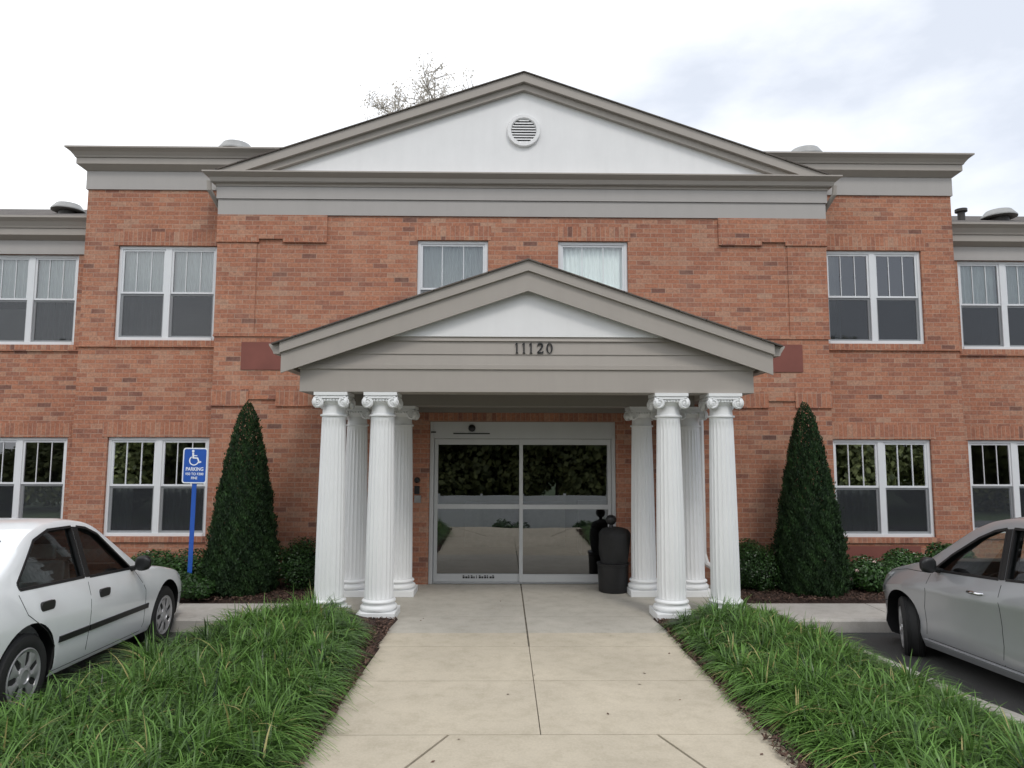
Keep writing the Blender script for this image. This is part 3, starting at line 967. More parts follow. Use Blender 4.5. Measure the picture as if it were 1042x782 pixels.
for sx in (-1, 1):
    # eave gutters, seen end on
    q = MB()
    xo = PCX + sx * 2.715
    q.prism([(xo, 2.875), (xo + sx * 0.075, 2.875), (xo + sx * 0.085, 2.905), (xo + sx * 0.125, 2.965), (xo + sx * 0.13, 2.985), (xo, 2.985)],
            lambda x, z: (x, PF - 0.12, z), lambda x, z: (x, -0.03, z))
    q.build('gutter', MT['trim'], B)
    q = MB(); q.box(*sorted((PCX + sx * 2.60, PCX + sx * 2.71)), PF - 0.09, -0.005, 2.71, 2.99); q.build('eave_fascia', MT['trim'], B)
    q = MB()
    xd = PCX + sx * 2.47
    q.tube([(PCX + sx * 2.78, -0.10, 2.90), (PCX + sx * 2.76, -0.10, 2.78), (PCX + sx * 2.50, -0.09, 2.40), (xd, -0.085, 2.30), (xd, -0.085, 0.42), (xd + sx * 0.03, -0.12, 0.30), (xd + sx * 0.12, -0.2, 0.24)], 0.042, 8)
    q.build('downspout', MT['colwhite'], B)
q = MB()
q.box(PCX - HX + 0.34, PCX + HX - 0.34, PF + 0.34, 0.0, 2.60, 2.64)
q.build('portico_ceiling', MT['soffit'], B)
q = MB()
q.box(PCX - HX + 0.3405, PCX + HX - 0.3405, -0.80, -0.44, 2.391, 2.599)
q.box(PCX - HX + 0.36, PCX + HX - 0.36, -0.10, -0.009, 2.345, 2.599)
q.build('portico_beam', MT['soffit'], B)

# house number 11120, cut-out numerals
def glyph_mesh(mb, ch, x, z, h, y0, y1):
    if ch == '1':
        s_ = h * 0.06
        mb.box(x - s_, x + s_, y0, y1, z, z + h)
        mb.box(x - s_ * 2.0, x + s_ * 2.0, y0, y1 - 0.001, z, z + h * 0.055)
        mb.prism([(x - s_, z + h * 0.999), (x - s_ * 3.0, z + h * 0.84), (x - s_ * 3.0, z + h * 0.80), (x - s_, z + h * 0.86)], lambda a_, b_: (a_, y0, b_), lambda a_, b_: (a_, y1 - 0.001, b_))
    elif ch == '0':
        n = 28; o = []; i_ = []
        for k in range(n):
            t = 2 * PI * k / n
            o.append((x + math.cos(t) * h * 0.30, z + h / 2 + math.sin(t) * h * 0.5))
            i_.append((x + math.cos(t) * h * 0.155, z + h / 2 + math.sin(t) * h * 0.44))
        for k in range(n):
            k2 = (k + 1) % n
            mb.prism([o[k], o[k2], i_[k2], i_[k]], lambda a_, b_: (a_, y0, b_), lambda a_, b_: (a_, y1, b_))
    elif ch == '2':
        pts = [(-0.25, 0.70, .05), (-0.23, 0.84, .055), (-0.12, 0.94, .06), (0.03, 0.95, .07), (0.16, 0.87, .085), (0.19, 0.74, .09), (0.15, 0.60, .08), (0.02, 0.42, .06), (-0.13, 0.25, .05), (-0.27, 0.09, .05)]
        for (a1, b1, w1), (a2, b2, w2) in zip(pts[:-1], pts[1:]):
            d = Vector((a2 - a1, b2 - b1)).normalized(); n_ = Vector((-d.y, d.x))
            P = [(a1 + n_.x * w1, b1 + n_.y * w1), (a2 + n_.x * w2, b2 + n_.y * w2), (a2 - n_.x * w2, b2 - n_.y * w2), (a1 - n_.x * w1, b1 - n_.y * w1)]
            mb.prism([(x + p[0] * h, z + p[1] * h) for p in P], lambda a_, b_: (a_, y0, b_), lambda a_, b_: (a_, y1, b_))
        mb.box(x - 0.30 * h, x + 0.28 * h, y0, y1 - 0.0005, z, z + 0.13 * h)
        mb.box(x + 0.20 * h, x + 0.28 * h, y0, y1 - 0.0008, z + 0.12 * h, z + 0.24 * h)
for ch, px in zip('11120', (523.4, 530.5, 537.6, 547.0, 556.2)):
    q = MB(); glyph_mesh(q, ch, CAMX + (px - 509.6) / 694.0 * 7.70, 2.906, 0.118, PF - 0.024, PF - 0.010)
    q.build('house_numeral', MT['dark'], B)

# ---------------- columns
FL = 20
def flute(t, h):
    ph = (t * FL / (2 * PI)) % 1.0
    d = abs(ph - 0.5) * 2           # 1 at arris, 0 mid flute
    return 1.0 - 0.055 * max(0.0, 1 - (d / 0.78) ** 2) ** 0.5 if d < 0.78 else 1.0
def make_column(top=2.47):
    q = MB(); q.box(-0.208, 0.208, -0.208, 0.208, 0.0, 0.082)
    base = q.build('column', MT['colwhite'], B, bevel=0.006)
    q = MB()
    pr = [(0.20, 0.083)]
    for k in range(9):
        t = -PI / 2 + PI * k / 8; pr.append((0.178 + 0.026 * math.cos(t), 0.112 + 0.028 * math.sin(t)))
    pr += [(0.172, 0.142), (0.168, 0.155), (0.17, 0.166)]
    for k in range(7):
        t = -PI / 2 + PI * k / 6; pr.append((0.170 + 0.017 * math.cos(t), 0.182 + 0.016 * math.sin(t)))
    pr += [(0.165, 0.20), (0.16, 0.206)]
    q.lathe(pr, (0, 0, 0), 48); q.build('column_base', MT['colwhite'], base, smooth=50)
    q = MB()
    H0, H1 = 0.200, top - 0.27
    def rad(s): return 0.1585 - 0.0285 * (s ** 1.6)
    prof = [(rad(i / 14), H0 + (H1 - H0) * i / 14) for i in range(15)]
    seg = FL * 8
    def rf(t, h):
        e = min(h - H0 - 0.02, H1 - 0.05 - h)
        return flute(t, h) if e > 0 else 1.0
    prof2 = [prof[0], (rad(0.01), H0 + 0.019), (rad(0.012), H0 + 0.03)] + prof[1:-1] + [(rad(.97), H1 - 0.06), (rad(.975), H1 - 0.049), prof[-1]]
    q.lathe(prof2, (0, 0, 0), seg, 0, 'z', rf)
    q.build('shaft', MT['colwhite'], base, smooth=35)
    # ionic capital
    q = MB()
    z0 = H1
    q.lathe([(0.128, z0), (0.147, z0 + 0.004), (0.15, z0 + 0.014), (0.147, z0 + 0.024), (0.127, z0 + 0.028), (0.124, z0 + 0.075), (0.126, z0 + 0.125), (0.150, z0 + 0.15), (0.166, z0 + 0.175), (0.160, z0 + 0.20), (0.12, z0 + 0.22)], (0, 0, 0), 40)
    q.box(-0.185, 0.185, -0.185, 0.185, z0 + 0.232, z0 + 0.268)
    q.box(-0.168, 0.168, -0.168, 0.168, z0 + 0.205, z0 + 0.232)
    for ang in range(4):
        ca, sa = math.cos(ang * PI / 2), math.sin(ang * PI / 2)
        def T(v): return (v[0] * ca - v[1] * sa, v[0] * sa + v[1] * ca, v[2])
        # egg and dart beads
        for k in range(-2, 3):
            t = MB(); t.lathe([(0.0, -0.02), (0.013, -0.012), (0.017, 0), (0.012, 0.014), (0, 0.02)], (k * 0.034, -0.158, z0 + 0.178), 8)
            q.add([T(v) for v in t.v], t.f)
        for sx in (-1, 1):
            cx, cz, R_ = sx * 0.142, z0 + 0.155, 0.063
            t = MB()
            t.lathe([(R_, 0.0), (R_, -0.018), (R_ - 0.008, -0.024), (R_ * 0.6, -0.020), (0.0, -0.026)], (cx, -0.155, cz), 24, 0, 'y')
            # spiral fillet
            sp = []
            for k in range(34):
                th = k / 33 * 2.1 * 2 * PI
                rr = R_ * 0.96 * (1 - 0.86 * k / 33)
                sp.append((cx - sx * math.sin(th) * rr * -1, -0.181, cz + math.cos(th) * rr))
            t.tube(sp, [0.009 - 0.004 * k / 33 for k in range(34)], 6)
            t.lathe([(0.0, -0.035), (0.012, -0.03), (0.013, -0.02)], (cx, -0.155, cz), 10, 0, 'y')
            q.add([T(v) for v in t.v], t.f)
        t = MB(); t.box(-0.15, 0.15, -0.180, -0.15, z0 + 0.198, z0 + 0.219)
        q.add([T(v) for v in t.v], t.f)
    q.build('capital', MT['colwhite'], base, smooth=40)
    return base


col0 = make_column()
XI, XOUT = 1.553, 2.175
RZ = 0.968      # the rear beam sits a little lower than the front one
spots = [(-1.645, -1.79), (-2.195, -1.79), (1.59, -1.82), (2.19, -1.82), (-1.595, -0.605), (-2.18, -0.605), (1.533, -0.605), (2.155, -0.605)]
for i, (x, y) in enumerate(spots):
    c_ = col0 if i == 0 else copy_tree(col0, B)
    c_.location = (x, y, 0.0)
    if y > -1: c_.scale = (1, 1, RZ)

# ---------------- sliding entrance door
d = MB()
x0, x1 = DOOR[0] + 0.003, DOOR[1] - 0.003
ztop = DOOR[3] - 0.003
yF, yB = 0.02, 0.14
d.box(x0, x0 + 0.055, yF, yB, 0.002, ztop); d.box(x1 - 0.055, x1, yF, yB, 0.002, ztop)
d.box(x0 + 0.055, x1 - 0.055, yF - 0.012, yB, 1.985, ztop)
d.box(x0 + 0.055, x1 - 0.055, yF + 0.02, yB, 0.002, 0.014)
DR = d.build('sliding_door', MT['alu'], B, bevel=0.004)
q = MB()
def leaf(a0, b0, ya, yb):
    st = 0.05
    q = MB()
    q.box(a0, a0 + st, ya, yb, 0.02, 1.98); q.box(b0 - st, b0, ya, yb, 0.02, 1.98)
    q.box(a0 + st, b0 - st, ya, yb, 0.02, 0.128); q.box(a0 + st, b0 - st, ya, yb, 1.90, 1.98)
    q.box(a0 + st, b0 - st, ya, yb, 1.012, 1.075)
    q.build('door_leaf', MT['alu'], DR, bevel=0.003)
    ym = (ya + yb) / 2
    for c0, c1 in ((0.128, 1.012), (1.075, 1.90)):
        p = MB(); p.add([(a0 + st, ym, c0), (b0 - st, ym, c0), (b0 - st, ym, c1), (a0 + st, ym, c1)], [(0, 1, 2, 3)])
        p.build('door_pane', MT['doorglass'], DR)
leaf(x0 + 0.06, -0.003, yF + 0.055, yF + 0.09)
leaf(-0.053, x1 - 0.06, yF + 0.012, yF + 0.047)
q = MB(); q.lathe([(0.05, 0), (0.05, -0.02), (0.03, -0.05), (0.0, -0.06)], (-0.715, yF - 0.012, 2.128), 20, 0, 'y')
q.build('motion_sensor', MT['dark'], DR, smooth=40)
q = MB(); q.box(-0.975, -0.465, yF - 0.018, yF - 0.011, 2.045, 2.062); q.build('header_slot', MT['dark'], DR)
q = MB(); q.box(-1.285, -1.215, yF - 0.016, yF - 0.011, 2.062, 2.082); q.build('header_plate', MT['bronze'], DR)
q = MB()
for i, (wdt) in enumerate((0.028, 0.03, 0.022, 0.03, 0.018, 0.012, 0.03, 0.026, 0.03, 0.02, 0.03, 0.028)):
    xx = -0.83 + i * 0.037
    q.box(xx, xx + wdt, yF + 0.052, yF + 0.056, 0.068, 0.094)
    if i % 3 != 1: q.box(xx, xx + wdt * 0.8, yF + 0.052, yF + 0.056, 0.100, 0.110)
q.build('door_decal', MT['dark'], DR)
# dim lobby behind the glass
lb = MB()
L0, L1, LY = -2.4, 2.4, 5.0
lb.add([(L0, 0.15, 0.0), (L1, 0.15, 0.0), (L1, LY, 0.0), (L0, LY, 0.0), (L0, 0.15, 2.5), (L1, 0.15, 2.5), (L1, LY, 2.5), (L0, LY, 2.5)],
       [(0, 1, 2, 3), (4, 7, 6, 5), (3, 2, 6, 7), (0, 3, 7, 4), (1, 5, 6, 2)])
lb.add([(L0, 0.15, 0), (DOOR[0], 0.15, 0), (DOOR[0], 0.15, 2.5), (L0, 0.15, 2.5), (DOOR[1], 0.15, 0), (L1, 0.15, 0), (L1, 0.15, 2.5), (DOOR[1], 0.15, 2.5)], [(0, 1, 2, 3), (4, 5, 6, 7)])
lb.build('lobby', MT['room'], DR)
q = MB(); q.box(-1.0, 0.9, 3.6, 4.2, 0, 0.8); q.box(1.1, 1.7, 2.6, 3.2, 0, 0.45); q.box(1.1, 1.7, 3.1, 3.2, 0.45, 0.9); q.build('lobby_desk', MT['seat'], DR)
# entry call box on the wall
q = MB(); q.box(-1.50, -1.43, -0.03, -0.001, 1.22, 1.33); q.lathe([(0.04, 0), (0.04, -0.03), (0.03, -0.045), (0, -0.05)], (-1.465, -0.001, 1.41), 20, 0, 'y')
q.build('call_box', MT['dark'], B, bevel=0.003)
q = MB(); q.box(-1.50, -1.41, -0.02, -0.001, 1.10, 1.20); q.build('button_plate', MT['vent'], B)


# ------------------------------------------------------------------ foliage helpers
def np_mesh(name, verts, faces, mat, var=None, smooth=False, parent=None):
    me = bpy.data.meshes.new(name)
    nv = len(verts); nf = len(faces); k = faces.shape[1]
    me.vertices.add(nv); me.vertices.foreach_set('co', verts.astype(np.float32).ravel())
    me.loops.add(nf * k); me.loops.foreach_set('vertex_index', faces.astype(np.int32).ravel())
    me.polygons.add(nf); me.polygons.foreach_set('loop_start', np.arange(nf, dtype=np.int32) * k)
    me.polygons.foreach_set('loop_total', np.full(nf, k, dtype=np.int32))
    me.update(calc_edges=True)
    me.validate()
    me.materials.append(mat)
    if var is not None:
        at = me.attributes.new('var', 'FLOAT', 'POINT')
        at.data.foreach_set('value', var.astype(np.float32))
    if smooth: me.polygons.foreach_set('use_smooth', [True] * nf)
    o = bpy.data.objects.new(name, me)
    C.objects.link(o)
    if parent is not None: o.parent = parent
    return o


def leaves(pos, nrm, size, rng, elong=1.6, jitter=0.7):
    """one diamond-ish folded leaf per point -> verts (n*4), faces"""
    n = len(pos)
    nn = nrm + rng.normal(0, jitter, (n, 3)); nn /= np.linalg.norm(nn, axis=1)[:, None]
    r = rng.normal(0, 1, (n, 3)); t = np.cross(nn, r); t /= np.linalg.norm(t, axis=1)[:, None] + 1e-9
    b = np.cross(nn, t)
    s_ = size[:, None] if np.ndim(size) else size
    v = np.stack([pos - t * s_ * elong * .5, pos + b * s_ * .5, pos + t * s_ * elong * .5, pos - b * s_ * .5], 1)
    f = np.arange(n * 4).reshape(n, 4)
    return v.reshape(-1, 3), f


def strips(base, dirs, length, width, lean, segs, rng, droop=1.0):
    """arching blades"""
    n = len(base)
    t = np.linspace(0, 1, segs + 1)
    vs = np.zeros((n, segs + 1, 2, 3))
    side = np.stack([-dirs[:, 1], dirs[:, 0], np.zeros(n)], 1)
    d3 = np.stack([dirs[:, 0], dirs[:, 1], np.zeros(n)], 1)
    for i, tt in enumerate(t):
        hor = length * (lean * tt + 0.55 * lean * droop * tt ** 2)
        ver = length * (np.sqrt(np.clip(1 - (0.55 * lean) ** 2, 0.1, 1)) * tt - 0.92 * droop * lean * tt ** 2.4)
        p = base + d3 * hor[:, None]
        p[:, 2] += ver
        wdt = width * (1 - 0.92 * tt ** 2.2) * 0.5
        vs[:, i, 0] = p - side * wdt[:, None]
        vs[:, i, 1] = p + side * wdt[:, None]
    v = vs.reshape(-1, 3)
    idx = np.arange(n)[:, None] * (segs + 1) * 2
    fs = []
    for i in range(segs):
        k = 2 * i
        fs.append(np.concatenate([idx + k, idx + k + 1, idx + k + 3, idx + k + 2], 1))
    f = np.stack(fs, 1).reshape(-1, 4)
    return v, f


def grass_bed(name, outer, inner_fn, sx, margin, nclump, seed, label, omargin=lambda y: 0.04, hs=1.0):
    rng = np.random.default_rng(seed)
    oy = np.array([-p[1] for p in outer]); ox = np.array([p[0] for p in outer])
    B_, D_, Ln, Wd_, Le, Va = [], [], [], [], [], []
    placed = []
    tries = 0
    while len(placed) < nclump and tries < 60000:
        tries += 1
        y = rng.uniform(-6.4, -2.0)
        xo = np.interp(-y, oy, ox) - sx * omargin(y)
        xi = inner_fn(y) + sx * margin(y)
        x = xi + (xo - xi) * rng.uniform(0, 1)
        if sx > 0 and y < -4.85 and x > 2.30 - 0.3 * (-4.85 - y) and rng.uniform() < 0.85: continue
        if any((x - p[0]) ** 2 + (y - p[1]) ** 2 < 0.165 ** 2 for p in placed): continue
        placed.append((x, y))
        eo = abs(x - xo) + (0.25 if sx < 0 else 0); ei = abs(x - xi)
        nb = rng.integers(160, 240)
        tone = rng.uniform(0, 1)
        hgt = rng.uniform(0.25, 0.38) * (0.85 + 0.3 * tone) * hs * (0.72 + 0.28 * min(1, eo / 0.35)) * (0.75 + 0.25 * min(1, ei / 0.3))
        ang = rng.uniform(0, 2 * PI, nb)
        rr = rng.uniform(0, 0.06, nb)
        bx = np.stack([x + rr * np.cos(ang), y + rr * np.sin(ang), np.full(nb, 0.045)], 1)
        a2 = ang + rng.normal(0, 0.5, nb)
        B_.append(bx); D_.append(np.stack([np.cos(a2), np.sin(a2)], 1))
        inward = (np.cos(a2) * -sx > 0.1) * np.clip(1.0 - ei / 0.4, 0, 1)
        Ln.append(hgt * rng.uniform(0.7, 1.28, nb) * (1 - 0.42 * inward)); Wd_.append(rng.uniform(0.008, 0.0165, nb))
        Le.append(np.clip(rng.beta(2.3, 1.1, nb) * 1.22, 0.05, 1.17))
        Va.append(np.clip(0.20 + 0.5 * tone * rng.uniform(0.6, 1.2, nb) + rng.normal(0, 0.16, nb) + (rng.uniform(0, 1, nb) < 0.014) * 0.9, 0, 1))
    base = np.concatenate(B_); n = len(base)
    v, f = strips(base, np.concatenate(D_), np.concatenate(Ln), np.concatenate(Wd_), np.concatenate(Le), 5, rng)
    va = np.repeat(np.concatenate(Va), 12)
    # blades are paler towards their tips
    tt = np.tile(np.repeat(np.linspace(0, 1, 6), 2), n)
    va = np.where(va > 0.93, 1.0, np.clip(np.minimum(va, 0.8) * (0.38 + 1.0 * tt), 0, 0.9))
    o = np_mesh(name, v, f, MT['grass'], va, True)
    tag(o, label, 'grass', kind='stuff')
    return o


grass_bed('lily_turf', bedL, wlf, -1, lambda y: 0.60 if y > -2.45 else max(0.14, 0.36 - 0.11 * (-2.45 - y)), 300, 11,
          'thick arching lily turf clumps filling the bed beside the white sedan')
grass_bed('lily_turf', bedR, wrf, 1, lambda y: 0.46 if y > -2.35 else 0.17, 300, 12,
          'thick arching lily turf clumps filling the bed beside the silver hatchback',
          omargin=lambda y: 0.16 + 0.14 * min(1.0, max(0.0, (-2.0 - y) / 1.6)) + 0.12 * min(1.0, max(0.0, (-4.2 - y) / 0.6)), hs=0.92)

# mulch chips
def chips(name, regions, n, seed, label):
    rng = np.random.default_rng(seed)
    P = []
    for (x0, x1, y0, y1, z, k) in regions:
        kk = int(n * k)
        P.append(np.stack([rng.uniform(x0, x1, kk), rng.uniform(y0, y1, kk), z + rng.uniform(0, 0.018, kk)], 1))
    P = np.concatenate(P)
    v, f = leaves(P, np.tile([0, 0, 1.0], (len(P), 1)), rng.uniform(0.008, 0.022, len(P)), rng, 2.8, 0.45)
    o = np_mesh(name, v, f, MT['chip'], np.repeat(rng.beta(1.3, 2.2, len(P)), 4))
    tag(o, label, 'mulch', kind='stuff')
chips('mulch_chips', [(-2.3, -1.42, -6.0, -1.95, 0.03, 0.62), (1.38, 1.85, -6.0, -1.95, 0.022, 0.38)], 15000, 3,
      'brown shredded wood mulch strewn along both edges of the entrance walkway')
chips('mulch_chips', [(-7.0, -2.64, -1.10, -0.02, 0.028, 0.5), (2.64, 7.0, -1.10, -0.02, 0.028, 0.5)], 16000, 4,
      'dark wood mulch strewn under the shrubs along the foot of the brick wall')

# scattered dead leaves on the concrete
rng = np.random.default_rng(5)
nL = 20
P = np.stack([rng.uniform(-1.3, 1.3, nL), rng.uniform(-5.3, -0.4, nL), np.full(nL, 0.004)], 1)
v, f = leaves(P, np.tile([0, 0, 1.0], (nL, 1)), rng.uniform(0.008, 0.022, nL), rng, 1.7, 0.12)
o = np_mesh('fallen_leaves', v, f, MT['chip'], np.repeat(rng.uniform(0.3, 1, nL), 4))
tag(o, 'few small dry leaves scattered over the concrete walkway', 'leaves', kind='stuff')


# ------------------------------------------------------------------ evergreens
def evergreen(name, x, y, h, r, seed, label):
    root = empty(name, (x, y, 0.02))
    tag(root, label, 'evergreen tree', 'cone shaped evergreens flanking the portico')
    rng = np.random.default_rng(seed)
    q = MB(); q.tube([(0, 0, -0.05), (0.01, 0, h * 0.4), (0, 0, h * 0.72)], [0.05, 0.03, 0.008], 8)
    q.build('trunk', MT['bark'], root)
    n = 80000
    zt = 1 - np.sqrt(rng.uniform(0, 1, n)) * 0.995
    th = rng.uniform(0, 2 * PI, n)
    # outline: rounded skirt, near-straight taper, with vertical plumes
    prof = np.interp(zt, [0, 0.04, 0.12, 0.25, 0.5, 0.75, 0.92, 1.0], [0.84, 0.94, 0.98, 0.93, 0.73, 0.47, 0.25, 0.05])
    tuft = (np.sin(th * 17 + zt * 61) * np.sin(th * 11 - zt * 83) > 0.45) * 0.07
    lump = 1 + tuft + 0.07 * np.sin(th * 7 + zt * 14) * np.cos(th * 3 - zt * 23) + 0.05 * np.sin(th * 13 + zt * 40) + 0.03 * np.sin(th * 2 + 5 * zt + seed)
    depth = 1 - np.abs(rng.normal(0, 0.085, n)) + (rng.uniform(0, 1, n) < 0.05) * rng.uniform(0, 0.12, n)
    rad = r * prof * lump * depth
    pos = np.stack([rad * np.cos(th), rad * np.sin(th), zt * h], 1)
    nrm = np.stack([np.cos(th), np.sin(th), np.full(n, 0.35)], 1)
    size = rng.uniform(0.008, 0.02, n)
    # sprays point up and out
    up = nrm * 0.45 + np.array([0, 0, 1.0]) + rng.normal(0, 0.35, (n, 3)); up /= np.linalg.norm(up, axis=1)[:, None]
    side = np.cross(up, nrm + rng.normal(0, 0.5, (n, 3))); side /= np.linalg.norm(side, axis=1)[:, None] + 1e-9
    s3 = size[:, None]
    v = np.stack([pos - up * s3, pos + side * s3 * .5, pos + up * s3 * 1.3, pos - side * s3 * .5], 1).reshape(-1, 3)
    f = np.arange(n * 4).reshape(n, 4)
    clump = 0.5 + 0.5 * np.sin(th * 9 + zt * 31) * np.sin(zt * 47 + th * 4)
    va = np.clip(rng.beta(1.4, 2.6, n) * 0.75 + 0.45 * clump ** 2, 0, 1)
    np_mesh('crown', v, f, MT['arbor'], np.repeat(va, 4), parent=root)
    return root


evergreen('arborvitae', -3.62, -0.56, 2.44, 0.445, 21, 'tall dark conical evergreen left of the portico, beside the blue parking sign')
evergreen('arborvitae', 3.71, -0.56, 2.46, 0.44, 22, 'tall dark conical evergreen right of the portico, near the silver hatchback')


def shrub(x, y, rx, ry, h, seed, label, flowers=0, n=9000, leaf=(0.018, 0.036), group='low shrubs along the brick wall', var=0.0, z=0.0):
    root = empty('shrub', (x, y, z)); tag(root, label, 'shrub', group)
    rng = np.random.default_rng(seed)
    q = MB()
    for k in range(9):
        a_ = rng.uniform(0, 2 * PI); rr = rng.uniform(0.2, 0.8)
        q.tube([(0.02 * math.cos(a_), 0.02 * math.sin(a_), 0), (rx * rr * .5 * math.cos(a_), ry * rr * .5 * math.sin(a_), h * .45), (rx * rr * math.cos(a_), ry * rr * math.sin(a_), h * .8)], [0.012, 0.008, 0.003], 5)
    q.build('stem', MT['bark'], root)
    # lumpy mass from several overlapping lobes
    nl = 9
    lc = np.stack([rng.uniform(-.55, .55, nl) * rx, rng.uniform(-.5, .5, nl) * ry, rng.uniform(0.35, 0.62, nl) * h], 1)
    lr = rng.uniform(0.32, 0.5, nl)
    which = rng.integers(0, nl, n)
    d_ = rng.normal(0, 1, (n, 3)); d_ /= np.linalg.norm(d_, axis=1)[:, None]
    rad = 1 - np.abs(rng.normal(0, 0.18, n))
    sc = np.stack([lr[which] * rx * 1.35, lr[which] * ry * 1.35, lr[which] * h * 1.0], 1)
    pos = lc[which] + d_ * sc * rad[:, None]
    pos[:, 2] = np.abs(pos[:, 2]) + 0.01
    v, f = leaves(pos, d_ + np.array([0, 0, 0.5]), rng.uniform(*leaf, n), rng, 1.7, 0.5)
    va = np.clip(rng.beta(1.8, 2.2, n) + var, 0, 1)
    np_mesh('foliage', v, f, MT['shrub'], np.repeat(va, 4), parent=root)
    if flowers:
        q = MB()
        for k in range(flowers):
            i = rng.integers(0, n)
            p = Vector(pos[i]) + Vector(d_[i]) * 0.03
            if p.y > 0.05: p.y = -abs(p.y)
            for m_ in range(5):
                a_ = 2 * PI * m_ / 5
                c_ = p + Vector((math.cos(a_) * 0.014, -0.004, math.sin(a_) * 0.014))
                q.add([c_ + Vector((-.009, 0, -.009)), c_ + Vector((.009, -.004, -.009)), c_ + Vector((.009, 0, .009)), c_ + Vector((-.009, -.006, .009))], [(0, 1, 2, 3)])
        q.build('blossom', MT['flower'], root)
    return root


shrub(-2.98, -0.42, 0.40, 0.34, 0.68, 31, 'dark rounded shrub between the left evergreen and the left columns', var=-0.22, leaf=(0.012, 0.022), n=14000)
shrub(-4.62, -0.35, 0.52, 0.36, 0.47, 32, 'low green shrub under the left window behind the sign post', flowers=3, var=0.0)
shrub(-4.10, -0.98, 0.34, 0.22, 0.30, 33, 'small dark shrub at the foot of the blue sign post', var=-0.12)
shrub(-5.6, -0.38, 0.55, 0.36, 0.44, 34, 'green shrub behind the bonnet of the white sedan', var=0.0)
shrub(3.02, -0.42, 0.40, 0.34, 0.70, 35, 'dark rounded shrub between the right columns and the right evergreen', var=-0.22, leaf=(0.012, 0.022), n=14000)
shrub(4.55, -0.50, 0.44, 0.32, 0.42, 36, 'flowering green shrub under the reddish panel beside the right evergreen', flowers=9, var=0.05)
shrub(5.15, -0.30, 0.40, 0.30, 0.50, 37, 'taller leafy shrub with pale blossoms behind the silver bonnet', flowers=7, var=0.1)
shrub(5.72, -0.28, 0.36, 0.30, 0.62, 38, 'upright leafy shrub against the brick behind the silver hatchback', var=0.05)


# ------------------------------------------------------------------ trees
def tree(x, y, h, crown_r, seed, label, mat, nleaf, leafs, trunk_r=0.18, cz=0.62, sparse=False, group=None, name='tree', bark='bark', spread=1.0):
    root = empty(name, (x, y, -0.25)); tag(root, label, 'tree', group)
    rng = np.random.default_rng(seed)
    q = MB()
    q.tube([(0, 0, 0), (0.05, 0.03, h * 0.3), (-0.05, 0.05, h * 0.6), (0.05, 0, h * 0.93)], [trunk_r, trunk_r * .75, trunk_r * .4, trunk_r * .06], 10)
    tips = []
    nb = 46 if sparse else 16
    for k in range(nb):
        z0 = h * (rng.uniform(0.6, 0.95) if sparse else rng.uniform(0.3, 0.85))
        a_ = rng.uniform(0, 2 * PI); l_ = crown_r * rng.uniform(0.55, 1.0) * (1 - 0.5 * max(0, z0 / h - 0.5))
        e = Vector((math.cos(a_) * l_, math.sin(a_) * l_, z0 + l_ * rng.uniform(0.3, 0.9)))
        mid = Vector((math.cos(a_) * l_ * .5, math.sin(a_) * l_ * .5, z0 + l_ * .22))
        q.tube([(0, 0, z0), mid, e], [trunk_r * .3, trunk_r * .16, trunk_r * .04], 6)
        tips += [e, (mid + e) / 2, mid]
        if sparse:
            for j in range(7):
                p0 = mid.lerp(e, rng.uniform(0, 1))
                d_ = Vector(rng.normal(0, 1, 3)); d_.z = abs(d_.z) * 1.4; d_.normalize()
                p1 = p0 + d_ * crown_r * rng.uniform(.15, .35)
                q.tube([p0, p1], [trunk_r * .16, trunk_r * .07], 4)
                tips.append(p1)
    if sparse:
        for k in range(16):
            p0 = Vector((0, 0, h * rng.uniform(.75, .95))); d_ = Vector(rng.normal(0, 1, 3)); d_.z = 1.5 + abs(d_.z); d_.normalize()
            p1 = p0 + d_ * h * 0.09
            q.tube([p0, p1], [trunk_r * .18, trunk_r * .08], 4); tips.append(p1)
    q.build('trunk', MT[bark], root)
    tp = np.array([list(t) for t in tips])
    which = rng.integers(0, len(tp), nleaf)
    rr = crown_r * (0.10 if sparse else 0.30)
    d_ = rng.normal(0, 1, (nleaf, 3))
    pos = tp[which] + d_ * rr * 0.6
    nn = d_ / np.linalg.norm(d_, axis=1)[:, None]
    v, f = leaves(pos, nn + np.array([0, 0, 0.4]), rng.uniform(*leafs, nleaf), rng, 1.5, 0.6)
    np_mesh('crown', v, f, MT[mat], np.repeat(rng.beta(1.8, 2.2, nleaf), 4), parent=root)
    return root


tree(-2.9, 15.0, 15.9, 2.3, 41, 'thin nearly bare treetop showing above the left roof slope', 'dryleaf', 4200, (0.04, 0.09), 0.10, sparse=True, name='bare_tree', bark='twig')
tree(-4.4, 15.4, 15.6, 1.6, 43, 'second faint bare treetop further left above the roof slope', 'dryleaf', 2400, (0.04, 0.08), 0.08, sparse=True, name='bare_tree', bark='twig')

